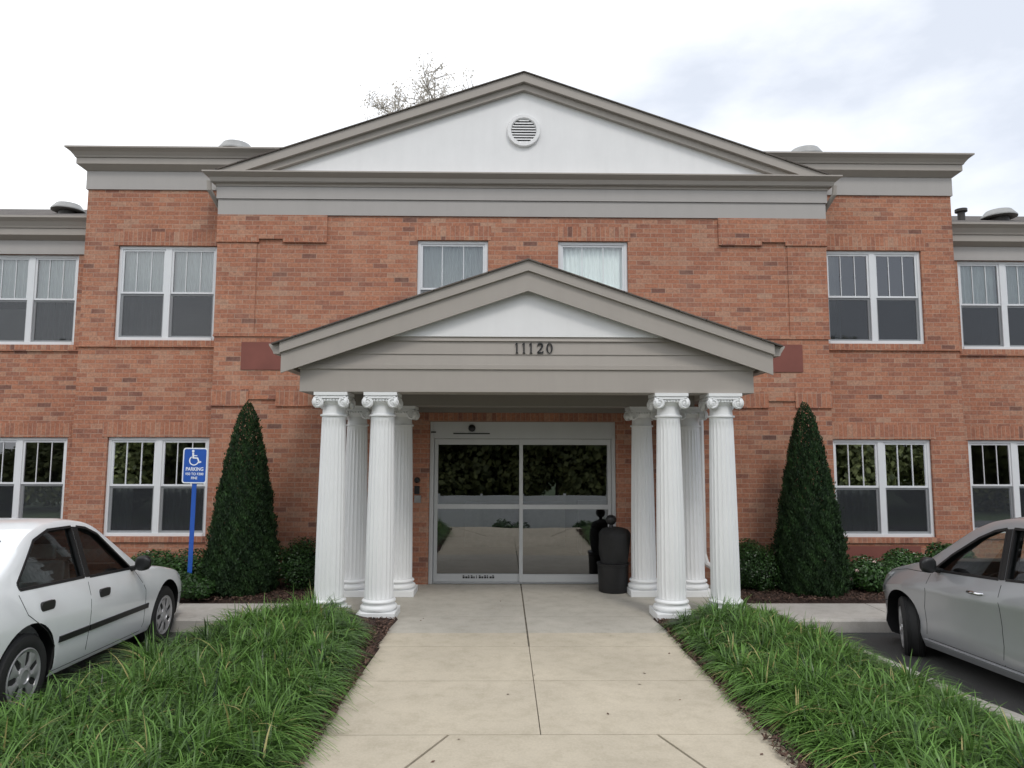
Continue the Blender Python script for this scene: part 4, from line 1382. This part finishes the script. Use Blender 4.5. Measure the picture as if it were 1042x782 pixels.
# the far side of the drive, seen only as reflections: dense low-crowned trees, pale fence, hedge
def dense_tree(x, y, h, r, seed):
    root = empty('leafy_tree', (x, y, -1.1))
    tag(root, 'dense leafy tree across the drive, seen only in the glass', 'tree', 'trees across the drive seen reflected in the glass')
    rng = np.random.default_rng(seed)
    q = MB(); q.tube([(0, 0, 0), (0.1, 0, h * .5), (0, 0, h * .9)], [0.2, 0.14, 0.03], 8); q.build('trunk', MT['bark'], root)
    n = 30000; nl = 34
    lc = np.stack([rng.normal(0, .45, nl) * r, rng.normal(0, .4, nl) * r, rng.uniform(0.14, 0.85, nl) * h], 1)
    lc[:, :2] *= (1.1 - 0.7 * lc[:, 2:3] / h)
    wi = rng.integers(0, nl, n); d_ = rng.normal(0, 1, (n, 3)); d_ /= np.linalg.norm(d_, axis=1)[:, None]
    pos = lc[wi] + d_ * r * 0.42 * (1 - np.abs(rng.normal(0, .2, n)))[:, None]
    pos[:, 2] = np.abs(pos[:, 2]) + .1
    v, f = leaves(pos, d_ + np.array([0, 0, .4]), rng.uniform(.14, .26, n), rng, 1.4, .5)
    np_mesh('crown', v, f, MT['treeleaf'], np.repeat(rng.beta(1.8, 2.2, n), 4), parent=root)
for i, (x, y, h, r_) in enumerate([(-21, -24, 8.5, 3.6), (-15.5, -21, 7.4, 3.2), (-10.5, -23, 8.0, 3.4), (-6, -20, 6.4, 2.9), (-2, -22, 7.4, 3.1), (2.2, -20.5, 6.6, 2.9), (6.6, -22, 7.6, 3.3),
                                   (11.5, -21, 7.0, 3.2), (16.5, -23, 8.2, 3.6), (22, -22, 8.0, 3.6)]):
    dense_tree(x, y, h, r_, 50 + i)
fz = MB()
for k in range(9):
    x = -6.6 + k * 1.4
    fz.box(x + 0.02, x + 1.36, -13.26, -13.22, -1.15, 0.28)
    fz.box(x - 0.05, x + 0.02, -13.30, -13.18, -1.15, 0.34)
tag(fz.build('fence', MT['colwhite']), 'low pale board fence across the drive, seen only in the glass', 'fence')
for i in range(7):
    shrub(-9.5 + i * 3.0 + 0.5 * (i % 2), -12.5, 0.6, 0.35, 0.62, 70 + i, 'low hedge shrub before the pale fence, seen only in the glass', n=1600, leaf=(0.04, 0.08), group='hedge shrubs before the pale fence', z=-1.06)
g2 = MB()
for (ya_, za_), (yb_, zb_) in (((-10.6, -0.61), (-12.4, -1.05)), ((-12.4, -1.05), (-60, -1.1))):
    g2.add([(-60, yb_, zb_), (60, yb_, zb_), (60, ya_, za_), (-60, ya_, za_)], [(0, 1, 2, 3)])
struct('verge', g2, MT['lawn'])


# ------------------------------------------------------------------ accessible parking sign
SG = empty('parking_sign', (-4.135, -0.90, 0.0), (0, math.radians(0.4), 0))
tag(SG, 'blue accessible parking sign with wheelchair symbol on a blue post beside the left evergreen', 'sign')
q = MB()
q.prism([(-0.028, 0.0), (0.028, 0.0), (0.028, 0.006), (0.016, 0.006), (0.011, 0.026), (-0.011, 0.026), (-0.016, 0.006), (-0.028, 0.006)],
        lambda a_, b_: (a_, b_, -0.1), lambda a_, b_: (a_, b_, 1.80))
q.build('post', MT['blue'], SG)
def rrect(w_, h_, r_, n=6):
    pts = []
    for cx, cz, a0 in ((w_ / 2 - r_, h_ / 2 - r_, 0), (-w_ / 2 + r_, h_ / 2 - r_, 90), (-w_ / 2 + r_, -h_ / 2 + r_, 180), (w_ / 2 - r_, -h_ / 2 + r_, 270)):
        for k in range(n + 1):
            t = math.radians(a0 + 90 * k / n); pts.append((cx + r_ * math.cos(t), cz + r_ * math.sin(t)))
    return pts
SZ = 1.625
q = MB(); q.prism(rrect(0.305, 0.44, 0.035), lambda a_, b_: (a_, -0.012, SZ + b_), lambda a_, b_: (a_, -0.009, SZ + b_))
plate = q.build('sign_plate', MT['signwhite'], SG)
q = MB(); q.prism(rrect(0.275, 0.41, 0.025), lambda a_, b_: (a_, -0.0135, SZ + b_), lambda a_, b_: (a_, -0.0125, SZ + b_))
q.build('sign_field', MT['blue'], plate)
q = MB()
yf0, yf1 = -0.0155, -0.0140
def pl(pts, wd):
    for (a1, b1), (a2, b2) in zip(pts[:-1], pts[1:]):
        dd = Vector((a2 - a1, b2 - b1)); ln = dd.length; dd /= ln; n_ = Vector((-dd.y, dd.x)) * wd / 2
        e_ = dd * wd * 0.3
        q.prism([(a1 - e_.x + n_.x, b1 - e_.y + n_.y), (a2 + e_.x + n_.x, b2 + e_.y + n_.y), (a2 + e_.x - n_.x, b2 + e_.y - n_.y), (a1 - e_.x - n_.x, b1 - e_.y - n_.y)],
                lambda a_, b_: (a_, yf0 - 0.0004 * random.random(), SZ + b_), lambda a_, b_: (a_, yf1, SZ + b_))
q.lathe([(0.0, yf0), (0.016, yf0), (0.016, yf1)], (-0.028, 0, SZ + 0.180), 14, 0, 'y')
pl([(-0.027, 0.155), (-0.024, 0.098)], 0.022)
pl([(-0.025, 0.125), (0.022, 0.122)], 0.012)
pl([(-0.022, 0.095), (0.030, 0.093), (0.052, 0.040), (0.072, 0.047)], 0.017)
pl([(-0.012 + 0.055 * math.cos(math.radians(t)), 0.062 + 0.055 * math.sin(math.radians(t))) for t in range(128, 352, 14)], 0.013)
q.build('wheelchair_symbol', MT['signwhite'], plate)


def text_obj(name, body, size, loc, mat, parent, ext=0.0006, xs=1.0):
    cu = bpy.data.curves.new(name, 'FONT')
    cu.body = body; cu.size = size; cu.align_x = 'CENTER'; cu.align_y = 'CENTER'; cu.extrude = ext; cu.offset = size * 0.02
    to = bpy.data.objects.new(name, cu); C.objects.link(to)
    dg = bpy.context.evaluated_depsgraph_get()
    me = bpy.data.meshes.new_from_object(to.evaluated_get(dg))
    bpy.data.objects.remove(to)
    me.materials.clear(); me.materials.append(mat)
    o = bpy.data.objects.new(name, me); C.objects.link(o)
    o.parent = parent; o.location = loc; o.rotation_euler = (PI / 2, 0, 0); o.scale = (xs, 1, 1)
    return o


text_obj('lettering', 'PARKING', 0.062, (0, -0.0148, SZ - 0.045), MT['signwhite'], plate, xs=0.85)
text_obj('lettering', '$50 TO $300', 0.044, (0, -0.0148, SZ - 0.105), MT['signwhite'], plate, xs=0.92)
text_obj('lettering', 'FINE', 0.044, (0, -0.0148, SZ - 0.155), MT['signwhite'], plate, xs=0.9)

# ------------------------------------------------------------------ black ash urn / bin by the door
LB = empty('litter_bin', (1.165, -0.44, 0.0)); tag(LB, 'black litter bin with bulky draped top and round knob beside the entrance door', 'bin')
q = MB(); q.lathe([(0.18, 0.0), (0.19, 0.01), (0.203, 0.34), (0.212, 0.345), (0.214, 0.368), (0.195, 0.372)], (0, 0, 0), 32); q.build('drum', MT['dark'], LB, smooth=35)
q = MB()
q.lathe([(0.175, 0.36), (0.185, 0.45), (0.20, 0.58), (0.205, 0.68), (0.20, 0.74), (0.165, 0.79), (0.10, 0.815), (0.045, 0.825)], (0.02, 0.02, 0), 48, 0, 'z',
        lambda t, h: 1 + 0.06 * math.sin(3 * t + h * 9) + 0.035 * math.sin(7 * t - h * 14) + (0.05 * math.cos(t) if h > .55 else 0))
q.build('draped_top', MT['black'], LB, smooth=50)
q = MB(); q.lathe([(0.05, 0.80), (0.028, 0.83), (0.025, 0.855), (0.05, 0.868), (0.068, 0.90), (0.070, 0.93), (0.056, 0.965), (0.02, 0.982), (0, 0.983)], (-0.02, 0, 0), 24); q.build('knob', MT['dark'], LB, smooth=50)


# ------------------------------------------------------------------ cars
def lerp_tab(tab, y):
    ys_ = [t[0] for t in tab]; vs_ = [t[1] for t in tab]
    return float(np.interp(y, ys_, vs_))


def smooth_tab(tab, ys_):
    v = np.interp(ys_, [t[0] for t in tab], [t[1] for t in tab])
    k = np.array([1, 2, 3, 2, 1.]); k /= k.sum()
    p = np.pad(v, 2, mode='edge')
    s_ = np.convolve(p, k, 'valid')
    s_[0] = v[0]; s_[-1] = v[-1]
    return s_


def stretch(spec, k, zc):
    """raise everything above the belt line by the factor k"""
    f = lambda z: z if z < zc else zc + (z - zc) * k
    spec['top'] = [(y, f(z)) for y, z in spec['top']]
    spec['cabin'] = [(y, f(z)) for y, z in spec['cabin']]
    spec['windows'] = [[(y, f(z)) for y, z in p] for p in spec['windows']]
    spec['glassfb'] = [([(x, f(z)) for x, z in p], a_, b_) for p, a_, b_ in spec['glassfb']]
    spec['screens'] = [(n_, [(x, y, f(z)) for x, y, z in p]) for n_, p in spec['screens']]
    spec['blackpillar'] = [([(y, f(z)) for y, z in p], w_) for p, w_ in spec['blackpillar']]


def make_car(spec, name, label, cat, loc, rot):
    root = empty(name, loc, rot); tag(root, label, cat); root.scale = (0.885,) * 3
    ys_ = np.linspace(spec['tail'], spec['nose'], 90)
    top = smooth_tab(spec['top'], ys_); belt = smooth_tab(spec['belt'], ys_); hw = smooth_tab(spec['hw'], ys_); zb = smooth_tab(spec['zb'], ys_)
    belt = np.minimum(belt, top - 0.035)
    TUM = spec['tumble']

    def section(i):
        w_, zt, zbl, z0 = hw[i], top[i], belt[i], zb[i]
        hgt = zt - zbl
        P = [(0, z0), (w_ * .80, z0), (w_ * .93, z0 + .03), (w_ * .972, z0 + .10)]
        zz_ = z0 + .10
        s1_ = (zbl - zz_)
        P += [(w_ * kx, zz_ + s1_ * kz) for kx, kz in spec['sec']] + [(w_ * .94, zbl)]
        wb = w_ * .94
        cab = min(1.0, max(0.0, (hgt - 0.06) / 0.2))
        edge = zt - (0.05 * cab + 0.018 * (1 - cab))
        for t in (.25, .5, .75, 1.0):
            P.append((wb - TUM * (edge - zbl) * t - 0.03 * (1 - cab) * t, zbl + (edge - zbl) * t))
        we = P[-1][0]
        P += [(we * .96, edge + (zt - edge) * .5), (we * .82, edge + (zt - edge) * .84), (we * .5, zt - 0.004), (0, zt)]
        return P
    secs = [section(i) for i in range(len(ys_))]
    n = len(secs[0])

    def side_x(y, z):
        j = (y - ys_[0]) / (ys_[1] - ys_[0]); j = min(max(j, 0), len(ys_) - 1.001); i0 = int(j); fr_ = j - i0
        r_ = []
        for i in (i0, i0 + 1):
            P = secs[i][1:-3]
            r_.append(np.interp(z, [p[1] for p in P], [p[0] for p in P]))
        return r_[0] * (1 - fr_) + r_[1] * fr_

    def belt_at(y): return float(np.interp(y, ys_, belt))
    m_ = MB(); ring = 2 * n - 2
    vs = []; fs = []
    for i, y in enumerate(ys_):
        s_ = secs[i]
        full = [(x, z) for x, z in s_] + [(-x, z) for x, z in reversed(s_[1:-1])]
        # pull nose and tail ends round in plan
        for x, z in full: vs.append((x, y, z))
    for i in range(len(ys_) - 1):
        for k in range(ring):
            k2 = (k + 1) % ring
            fs.append((i * ring + k, i * ring + k2, (i + 1) * ring + k2, (i + 1) * ring + k))
    # plan curvature: ends bulge at the centre line
    vs = [list(v) for v in vs]
    for v in vs:
        dn = spec['nose'] - v[1]; dt = v[1] - spec['tail']
        if dn < 0.5: v[1] -= (v[0] ** 2) * 0.22 * (1 - dn / 0.5)
        if dt < 0.5: v[1] += (v[0] ** 2) * 0.18 * (1 - dt / 0.5)
    for e0, yy in ((0, min(v[1] for v in vs[:ring])), ((len(ys_) - 1) * ring, max(v[1] for v in vs[-ring:]))):
        vs.append((0, yy, sum(v[2] for v in vs[e0:e0 + ring]) / ring)); ci_ = len(vs) - 1
        fs += [(e0 + k, e0 + (k + 1) % ring, ci_) for k in range(ring)]
    fs = [t for f_ in fs for t in ((f_,) if len(f_) == 3 else ((f_[0], f_[1], f_[2]), (f_[0], f_[2], f_[3])))]
    m_.add(vs, fs, 0)
    body = m_.build('body', [spec['paint'], MT['inner'], MT['dark']], root)

    def cutter(mbx, mi):
        co = mbx.build('cutter', [spec['paint'], MT['inner'], MT['dark']], root)
        co.data.polygons.foreach_set('material_index', [mi] * len(co.data.polygons))
        return co
    cuts = []
    cab = spec['cabin']
    q = MB()
    zs_ = sorted({p[1] for p in cab})
    def xin(z): return spec['inw'] - max(0, z - 0.93) * TUM * 1.0
    q.prism(cab, lambda y, z: (-xin(z), y, z), lambda y, z: (xin(z), y, z)); cuts.append(cutter(q, 1))
    wx = spec['hwmax']
    for sy in spec['axles']:
        for sx in (-1, 1):
            q = MB(); q.lathe([(spec['arch'], 0.0), (spec['arch'], 0.4)], (0, 0, 0), 40, 0, 'x')
            q.v = [(sx * (wx - 0.24 + v[0]), v[1] + sy, v[2] + spec['wr'] + 0.015) for v in q.v]
            cuts.append(cutter(q, 2))
    for poly in spec['windows']:
        for sx in (-1, 1):
            q = MB(); q.prism(poly, lambda y, z: (sx * 0.35, y, z), lambda y, z: (sx * 1.1, y, z)); cuts.append(cutter(q, 2))
    for poly, ya, yb in spec['glassfb']:
        q = MB(); q.prism(poly, lambda x, z: (x, ya, z), lambda x, z: (x, yb, z)); cuts.append(cutter(q, 2))
    for cco in cuts:
        md = body.modifiers.new('cut', 'BOOLEAN'); md.object = cco; md.operation = 'DIFFERENCE'; md.solver = 'EXACT'
    dg = bpy.context.evaluated_depsgraph_get()
    me = bpy.data.meshes.new_from_object(body.evaluated_get(dg))
    body.modifiers.clear(); body.data = me
    for cco in cuts: bpy.data.objects.remove(cco)
    me.polygons.foreach_set('use_smooth', [True] * len(me.polygons))
    me.set_sharp_from_angle(angle=math.radians(32))

    def on_side(poly, off, sx, sub=1):
        """subdivide the polygon outline and lay it on the side surface"""
        pts = []
        for (a1, b1), (a2, b2) in zip(poly, poly[1:] + poly[:1]):
            k = max(1, int(math.hypot(a2 - a1, b2 - b1) / 0.08)) if sub else 1
            for j in range(k): pts.append((a1 + (a2 - a1) * j / k, b1 + (b2 - b1) * j / k))
        return pts, lambda y, z: (sx * (side_x(y, z) + off), y, z)

    def ribbon(mbx, pts, wd, off, sx, thick=0.003):
        for (a1, b1), (a2, b2) in zip(pts[:-1], pts[1:]):
            ln = math.hypot(a2 - a1, b2 - b1); k = max(1, int(ln / 0.05))
            nx_, nz_ = -(b2 - b1) / ln * wd / 2, (a2 - a1) / ln * wd / 2
            vs_ = []; f_ = []
            for j in range(k + 1):
                y_ = a1 + (a2 - a1) * j / k; z_ = b1 + (b2 - b1) * j / k
                for (dy, dz, oo) in ((nx_, nz_, -0.01), (nx_, nz_, off), (-nx_, -nz_, off), (-nx_, -nz_, -0.01)):
                    vs_.append((sx * (side_x(y_ + dy, z_ + dz) + oo), y_ + dy, z_ + dz))
            for j in range(k):
                for c_ in range(3):
                    f_.append((j * 4 + c_, j * 4 + c_ + 1, (j + 1) * 4 + c_ + 1, (j + 1) * 4 + c_))
            f_.append((0, 1, 2, 3)); f_.append((k * 4, k * 4 + 1, k * 4 + 2, k * 4 + 3))
            mbx.add(vs_, f_)

    for sx in (-1, 1):
        for wi, poly in enumerate(spec['windows']):
            q = MB()
            pts, fn = on_side(poly, -0.028, sx)
            tri = tessellate_polygon([[Vector((a_, b_, 0)) for a_, b_ in pts]])
            q.add([fn(a_, b_) for a_, b_ in pts], [tuple(t) for t in tri])
            q.build('side_window', MT['carglass'], root)
            q = MB(); ribbon(q, poly + [poly[0]], 0.022, 0.003, sx); q.build('window_seal', MT['dark'], root)
        q = MB()
        for pts in spec['blackpillar']:
            ribbon(q, pts[0], pts[1], 0.0045, sx)
        q.build('pillar_trim', MT['dark'], root)
        for pts in spec['seams']:
            q = MB(); ribbon(q, pts, 0.006, 0.0012, sx); q.build('door_seam', MT['black'], root)
        for hy, hz in spec['handles']:
            q = MB()
            if spec['handle'] == 'flap':
                p_ = rrect(0.19, 0.075, 0.03)
                q.prism([(hy + a_, hz + b_) for a_, b_ in p_], lambda y, z: (sx * (side_x(y, z) - 0.01), y, z), lambda y, z: (sx * (side_x(hy, hz) + 0.012), y, z))
                q.build('door_handle', MT['dark'], root)
            else:
                xh = side_x(hy, hz)
                q.tube([(sx * (xh - 0.01), hy - 0.09, hz), (sx * (xh + 0.03), hy - 0.07, hz), (sx * (xh + 0.035), hy, hz + 0.003), (sx * (xh + 0.03), hy + 0.07, hz), (sx * (xh - 0.01), hy + 0.09, hz)], [0.013, 0.015, 0.017, 0.015, 0.013], 8)
                q.build('door_handle', MT['chrome'] if spec['handle'] == 'bar' else spec['paint'], root, smooth=60)
        for st in spec['strips']:
            q = MB(); ribbon(q, st[0], st[1], 0.014, sx); q.build('rub_strip', MT['dark'], root)
        if spec.get('sill'):
            q = MB(); ribbon(q, spec['sill'], 0.03, 0.016, sx); q.build('sill_trim', spec['paint'], root)
        # mirror
        my, mz = spec['mirror']
        xm = side_x(my, mz)
        q = MB()
        msh = []
        for k in range(7):
            t = k / 6; s_ = [0.55, 0.9, 1.0, 1.0, 0.97, 0.85, 0.5][k]
            ring_ = []
            for (a_, b_) in rrect(0.175 * s_, 0.15 * s_, 0.04 * s_, 3):
                msh.append((sx * (xm + 0.05 + 0.155 * t), my + 0.02 + a_ * 0.62 - 0.03 * t, mz + 0.075 + b_))
        nr = len(rrect(1, 1, .1, 3))
        q.add(msh, [(i * nr + k, i * nr + (k + 1) % nr, (i + 1) * nr + (k + 1) % nr, (i + 1) * nr + k) for i in range(6) for k in range(nr)] + [tuple(range(nr)), tuple(6 * nr + k for k in range(nr))])
        q.tube([(sx * (xm - 0.03), my + 0.04, mz + 0.01), (sx * (xm + 0.05), my + 0.03, mz + 0.03), (sx * (xm + 0.10), my + 0.02, mz + 0.05)], [0.03, 0.026, 0.03], 8)
        q.build('wing_mirror', MT['dark'], root, smooth=50)
        # lamps
        for key, nm, mt in (('head', 'headlight', 'lens'), ('tailp', 'tail_light', 'redlens')):
            q = MB(); poly = spec[key]
            pts, fn = on_side(poly, 0.010, sx)
            tri = tessellate_polygon([[Vector((a_, b_, 0)) for a_, b_ in pts]])
            def fwd(v):
                dn = spec['nose'] - v[1]; dt = v[1] - spec['tail']
                yy = v[1]
                if dn < 0.5: yy -= (v[0] ** 2) * 0.22 * (1 - dn / 0.5)
                if dt < 0.5: yy += (v[0] ** 2) * 0.18 * (1 - dt / 0.5)
                return (v[0], yy, v[2])
            q.add([fwd(fn(a_, b_)) for a_, b_ in pts], [tuple(t) for t in tri])
            q.build(nm, MT[mt], root)
    # front/rear screens
    for nm, c4 in spec['screens']:
        q = MB(); q.add(c4, [(0, 1, 2, 3)]); q.build(nm, MT['carglass'], root)
    # seats, wheel, dash
    q = MB()
    for sx in (-0.36, 0.36):
        for yy, s_ in ((spec['seats'][0], 1), (spec['seats'][1], 1)):
            q.prism([(yy - .42, .62), (yy - .30, .58), (yy - .22, .60), (yy - .34, 1.12), (yy - .44, 1.12)], lambda y, z: (sx - .22, y, z), lambda y, z: (sx + .22, y, z))
            q.box(sx - .25, sx + .25, yy - .32, yy + .22, .34, .52)
            q.prism([(yy - .41, 1.13), (yy - .36, 1.13), (yy - .37, 1.27), (yy - .43, 1.27)], lambda y, z: (sx - .11, y, z), lambda y, z: (sx + .11, y, z))
    q.build('seat', MT['seat'], root, bevel=0.02)
    q = MB(); dy = spec['seats'][0] + .5
    q.prism([(dy, .55), (dy + .35, .55), (dy + .38, .90), (dy + .1, .92), (dy, .82)], lambda y, z: (-.62, y, z), lambda y, z: (.62, y, z))
    q.build('dashboard', MT['inner'], root)
    q = MB(); pts = []
    for k in range(25):
        t = 2 * PI * k / 24; pts.append((-0.36 + .18 * math.cos(t), dy - .12 - .07 * math.sin(t), .86 + .165 * math.sin(t)))
    q.tube(pts, 0.013, 6); q.build('steering_wheel', MT['dark'], root)
    # wheels
    wr, ww = spec['wr'], 0.19
    def tyre_prof():
        pr = [(wr * .64, ww / 2 - .012), (wr * .70, ww / 2 - .002), (wr * .82, ww / 2 + .004), (wr * .93, ww / 2 - .004), (wr * .975, ww / 2 - .022)]
        for t in (.06, .045, .03):
            pr += [(wr, t + .008), (wr, t + .002), (wr * .982, t), (wr * .982, t - .004)]
        pr2 = pr + [(a_, -b_) for a_, b_ in reversed(pr)]
        return pr2
    for ai, ay in enumerate(spec['axles']):
        for sx in (-1, 1):
            xw = sx * (wx - ww / 2 - 0.025)
            q = MB(); q.lathe([(0.0, -.06), (wr * .62, -.06), (wr * .62, ww / 2 - .03), (wr * .60, ww / 2 - .03), (wr * .60, 0.0), (0, 0.0)], (0, 0, 0), 40, 0, 'x')
            if sx < 0: q.v = [(-v[0], v[1], v[2]) for v in q.v]
            wh = q.build('wheel', MT['dark'], root, smooth=40)
            wh.location = (xw, ay, wr)
            if ai == 0 and spec.get('steer'): wh.rotation_euler = (0, 0, spec['steer'])
            q = MB(); q.lathe(tyre_prof(), (0, 0, 0), 56, 0, 'x'); q.build('tyre', MT['black'], wh, smooth=30)
            # hubcap: dish with holes (built as spokes between ring and hub)
            q = MB(); o_ = ww / 2 - 0.004
            q.lathe([(wr * .655, o_ - .012), (wr * .665, o_ + .002), (wr * .64, o_ + .006), (wr * .57, o_ - .004), (wr * .555, o_ - .02)], (0, 0, 0), 56, 0, 'x')
            q.lathe([(wr * .27, o_ - .02), (wr * .25, o_ + .004), (wr * .16, o_ + .012), (wr * .15, o_ + .004), (0, o_ + .004)], (0, 0, 0), 40, 0, 'x')
            ns = spec['spokes']
            for k in range(ns):
                a0 = 2 * PI * k / ns; hw_ = PI / ns * spec['spw']
                vs_ = []
                for (r_, da, oo) in ((wr * .22, 1.15, 0.0), (wr * .38, .78, .006), (wr * .58, 1.25, -0.002)):
                    for sg in (-1, 0, 1):
                        an = a0 + sg * hw_ * da
                        vs_.append((o_ + oo + (0.006 if sg == 0 else -.004), r_ * math.cos(an), r_ * math.sin(an)))
                    for sg in (-1, 1):
                        an = a0 + sg * hw_ * da
                        vs_.append((o_ - .03, r_ * math.cos(an), r_ * math.sin(an)))
                f_ = []
                for j in range(2):
                    b0 = j * 5; b1 = b0 + 5
                    f_ += [(b0, b0 + 1, b1 + 1, b1), (b0 + 1, b0 + 2, b1 + 2, b1 + 1), (b0 + 3, b0, b1, b1 + 3), (b0 + 2, b0 + 4, b1 + 4, b1 + 2)]
                q.add(vs_, f_)
            if sx < 0: q.v = [(-v[0], v[1], v[2]) for v in q.v]
            q.build('hubcap', MT['rim'], wh, smooth=40)
    q = MB(); q.box(-0.62, 0.62, spec['axles'][1] - .2, spec['axles'][0] + .2, spec['zb'][1][1] + 0.0, spec['zb'][1][1] + .02); q.build('underbody', MT['black'], root)
    return root


sedan = dict(sec=[(.985, .22), (.998, .45), (1.0, .60), (.992, .76), (.962, .90)],
    nose=2.17, tail=-2.30, tumble=0.40, hwmax=0.845, inw=0.735, wr=0.325, arch=0.385, axles=(1.33, -1.31), paint=MT['wpaint'],
    top=[(-2.30, .74), (-2.26, .93), (-2.15, .995), (-1.80, 1.03), (-1.70, 1.04), (-1.35, 1.23), (-1.12, 1.35), (-.85, 1.415), (-.50, 1.435), (-.15, 1.405), (.03, 1.35), (.30, 1.20), (.68, .99), (.78, .955), (1.3, .89), (1.75, .81), (1.98, .74), (2.10, .65), (2.17, .52)],
    belt=[(-2.3, .93), (-1.6, .965), (-1.0, .955), (0.5, .92), (0.9, .895), (2.1, .80)],
    hw=[(-2.30, .70), (-2.15, .775), (-1.8, .825), (-1.2, .845), (1.2, .845), (1.65, .835), (1.9, .805), (2.06, .76), (2.17, .68)],
    zb=[(-2.3, .34), (-2.0, .20), (1.9, .20), (2.17, .26)],
    cabin=[(.60, .42), (.64, .90), (.0, 1.33), (-.4, 1.39), (-.9, 1.375), (-1.15, 1.30), (-1.58, 1.0), (-1.5, .42)],
    windows=[[(.47, .95), (.0, 1.28), (-.18, 1.338), (-.33, 1.355), (-.37, .968)], [(-.46, .975), (-.42, 1.358), (-.80, 1.352), (-1.05, 1.29), (-1.41, 1.03), (-1.40, .99)]],
    glassfb=[([(-.60, .985), (.60, .985), (.50, 1.30), (-.50, 1.30)], .10, 1.2), ([(-.58, 1.05), (.58, 1.05), (.48, 1.30), (-.48, 1.30)], -2.2, -1.0)],
    screens=[('windscreen', [(-.60, .69, .985), (.60, .69, .985), (.50, .12, 1.30), (-.50, .12, 1.30)]), ('rear_window', [(-.58, -1.67, 1.05), (.58, -1.67, 1.05), (.48, -1.22, 1.30), (-.48, -1.22, 1.30)])],
    blackpillar=[([(-.415, .97), (-.375, 1.355)], .055)],
    seams=[[(-.42, .93), (-.41, .55), (-.42, .29)], [(.52, .92), (.72, .70), (.76, .35), (.70, .27)], [(-1.43, .96), (-1.36, .80), (-1.08, .62), (-.95, .48), (-.95, .27)], [(-.95, .27), (.70, .27)], [(-1.75, .96), (-2.15, .93)], [(-1.72, .56), (-2.22, .60)], [(1.73, .52), (2.06, .50)]],
    handles=[(-.17, .80), (-1.10, .83)], handle='flap',
    strips=[([(.80, .52), (-.41, .52)], .05), ([(-.43, .52), (-.90, .52)], .05)],
    mirror=(.42, .93), head=[(1.82, .60), (2.02, .58), (2.10, .66), (1.95, .72), (1.82, .72)], tailp=[(-2.02, .72), (-2.24, .72), (-2.24, .88), (-2.06, .90)],
    seats=(.0, -.80), spokes=7, spw=0.62)
hatch = dict(sec=[(.995, .10), (.975, .26), (.972, .50), (.985, .70), (1.0, .80), (.972, .90)],
    nose=2.08, tail=-1.92, tumble=0.36, hwmax=0.86, inw=0.745, wr=0.328, arch=0.385, axles=(1.30, -1.245), paint=MT['spaint'],
    top=[(-1.92, .60), (-1.88, .95), (-1.80, 1.14), (-1.55, 1.40), (-1.25, 1.48), (-.7, 1.53), (-.25, 1.535), (.0, 1.50), (.25, 1.42), (.80, 1.14), (.95, 1.08), (1.20, 1.03), (1.55, .95), (1.82, .85), (1.98, .72), (2.08, .52)],
    belt=[(-1.9, 1.10), (-1.2, 1.06), (-.3, 1.015), (.6, .98), (1.0, .96), (2.0, .80)],
    hw=[(-1.92, .66), (-1.8, .76), (-1.5, .83), (-1.2, .86), (1.30, .86), (1.6, .845), (1.82, .79), (1.98, .71), (2.08, .60)],
    zb=[(-1.9, .32), (-1.7, .20), (1.8, .18), (2.08, .22)],
    cabin=[(.65, .42), (.78, .97), (.05, 1.42), (-.3, 1.48), (-.8, 1.475), (-1.2, 1.43), (-1.6, 1.2), (-1.6, .42)],
    windows=[[(.70, 1.01), (.45, 1.17), (.12, 1.335), (-.08, 1.405), (-.23, 1.43), (-.28, 1.04)], [(-.37, 1.045), (-.32, 1.435), (-.78, 1.43), (-1.12, 1.375), (-1.38, 1.25), (-1.38, 1.13), (-1.25, 1.09)]],
    glassfb=[([(-.62, 1.10), (.62, 1.10), (.52, 1.40), (-.52, 1.40)], .1, 1.3), ([(-.55, 1.14), (.55, 1.14), (.45, 1.36), (-.45, 1.36)], -2.0, -1.3)],
    screens=[('windscreen', [(-.62, .86, 1.10), (.62, .86, 1.10), (.52, .27, 1.40), (-.52, .27, 1.40)]), ('rear_window', [(-.55, -1.79, 1.14), (.55, -1.79, 1.14), (.45, -1.60, 1.36), (-.45, -1.60, 1.36)])],
    blackpillar=[([(-.325, 1.04), (-.275, 1.43)], .055)],
    seams=[[(-.33, 1.0), (-.32, .6), (-.33, .32)], [(.72, .97), (.84, .62), (.80, .36)], [(-1.2, 1.04), (-1.15, .85), (-.93, .65), (-.88, .32)], [(-.88, .32), (.80, .32)], [(1.62, .90), (1.2, .965), (.80, .975)], [(1.60, .58), (1.92, .52)]],
    handles=[(-.03, .89), (-.95, .93)], handle='bar',
    strips=[],
    sill=[(.88, .285), (-.85, .285)],
    mirror=(.55, 1.0), head=[(1.42, .91), (1.66, .68), (1.94, .63), (1.98, .71), (1.76, .85)], tailp=[(-1.74, .80), (-1.88, .78), (-1.86, .98), (-1.76, 1.06)],
    seats=(.0, -.75), spokes=10, spw=0.5, steer=math.radians(-24))

stretch(sedan, 1.18, 0.96)
stretch(hatch, 1.12, 1.02)
make_car(sedan, 'white_sedan', 'white four door sedan with black rub strips parked left of the entrance', 'car',
         (-4.39, -3.52, -0.085), (math.radians(-3.2), 0, math.radians(4.2)))
make_car(hatch, 'silver_hatchback', 'silver hatchback parked right of the entrance with its front wheels turned', 'car',
         (4.31, -3.95, -0.095), (math.radians(-3.2), 0, math.radians(-1.6)))
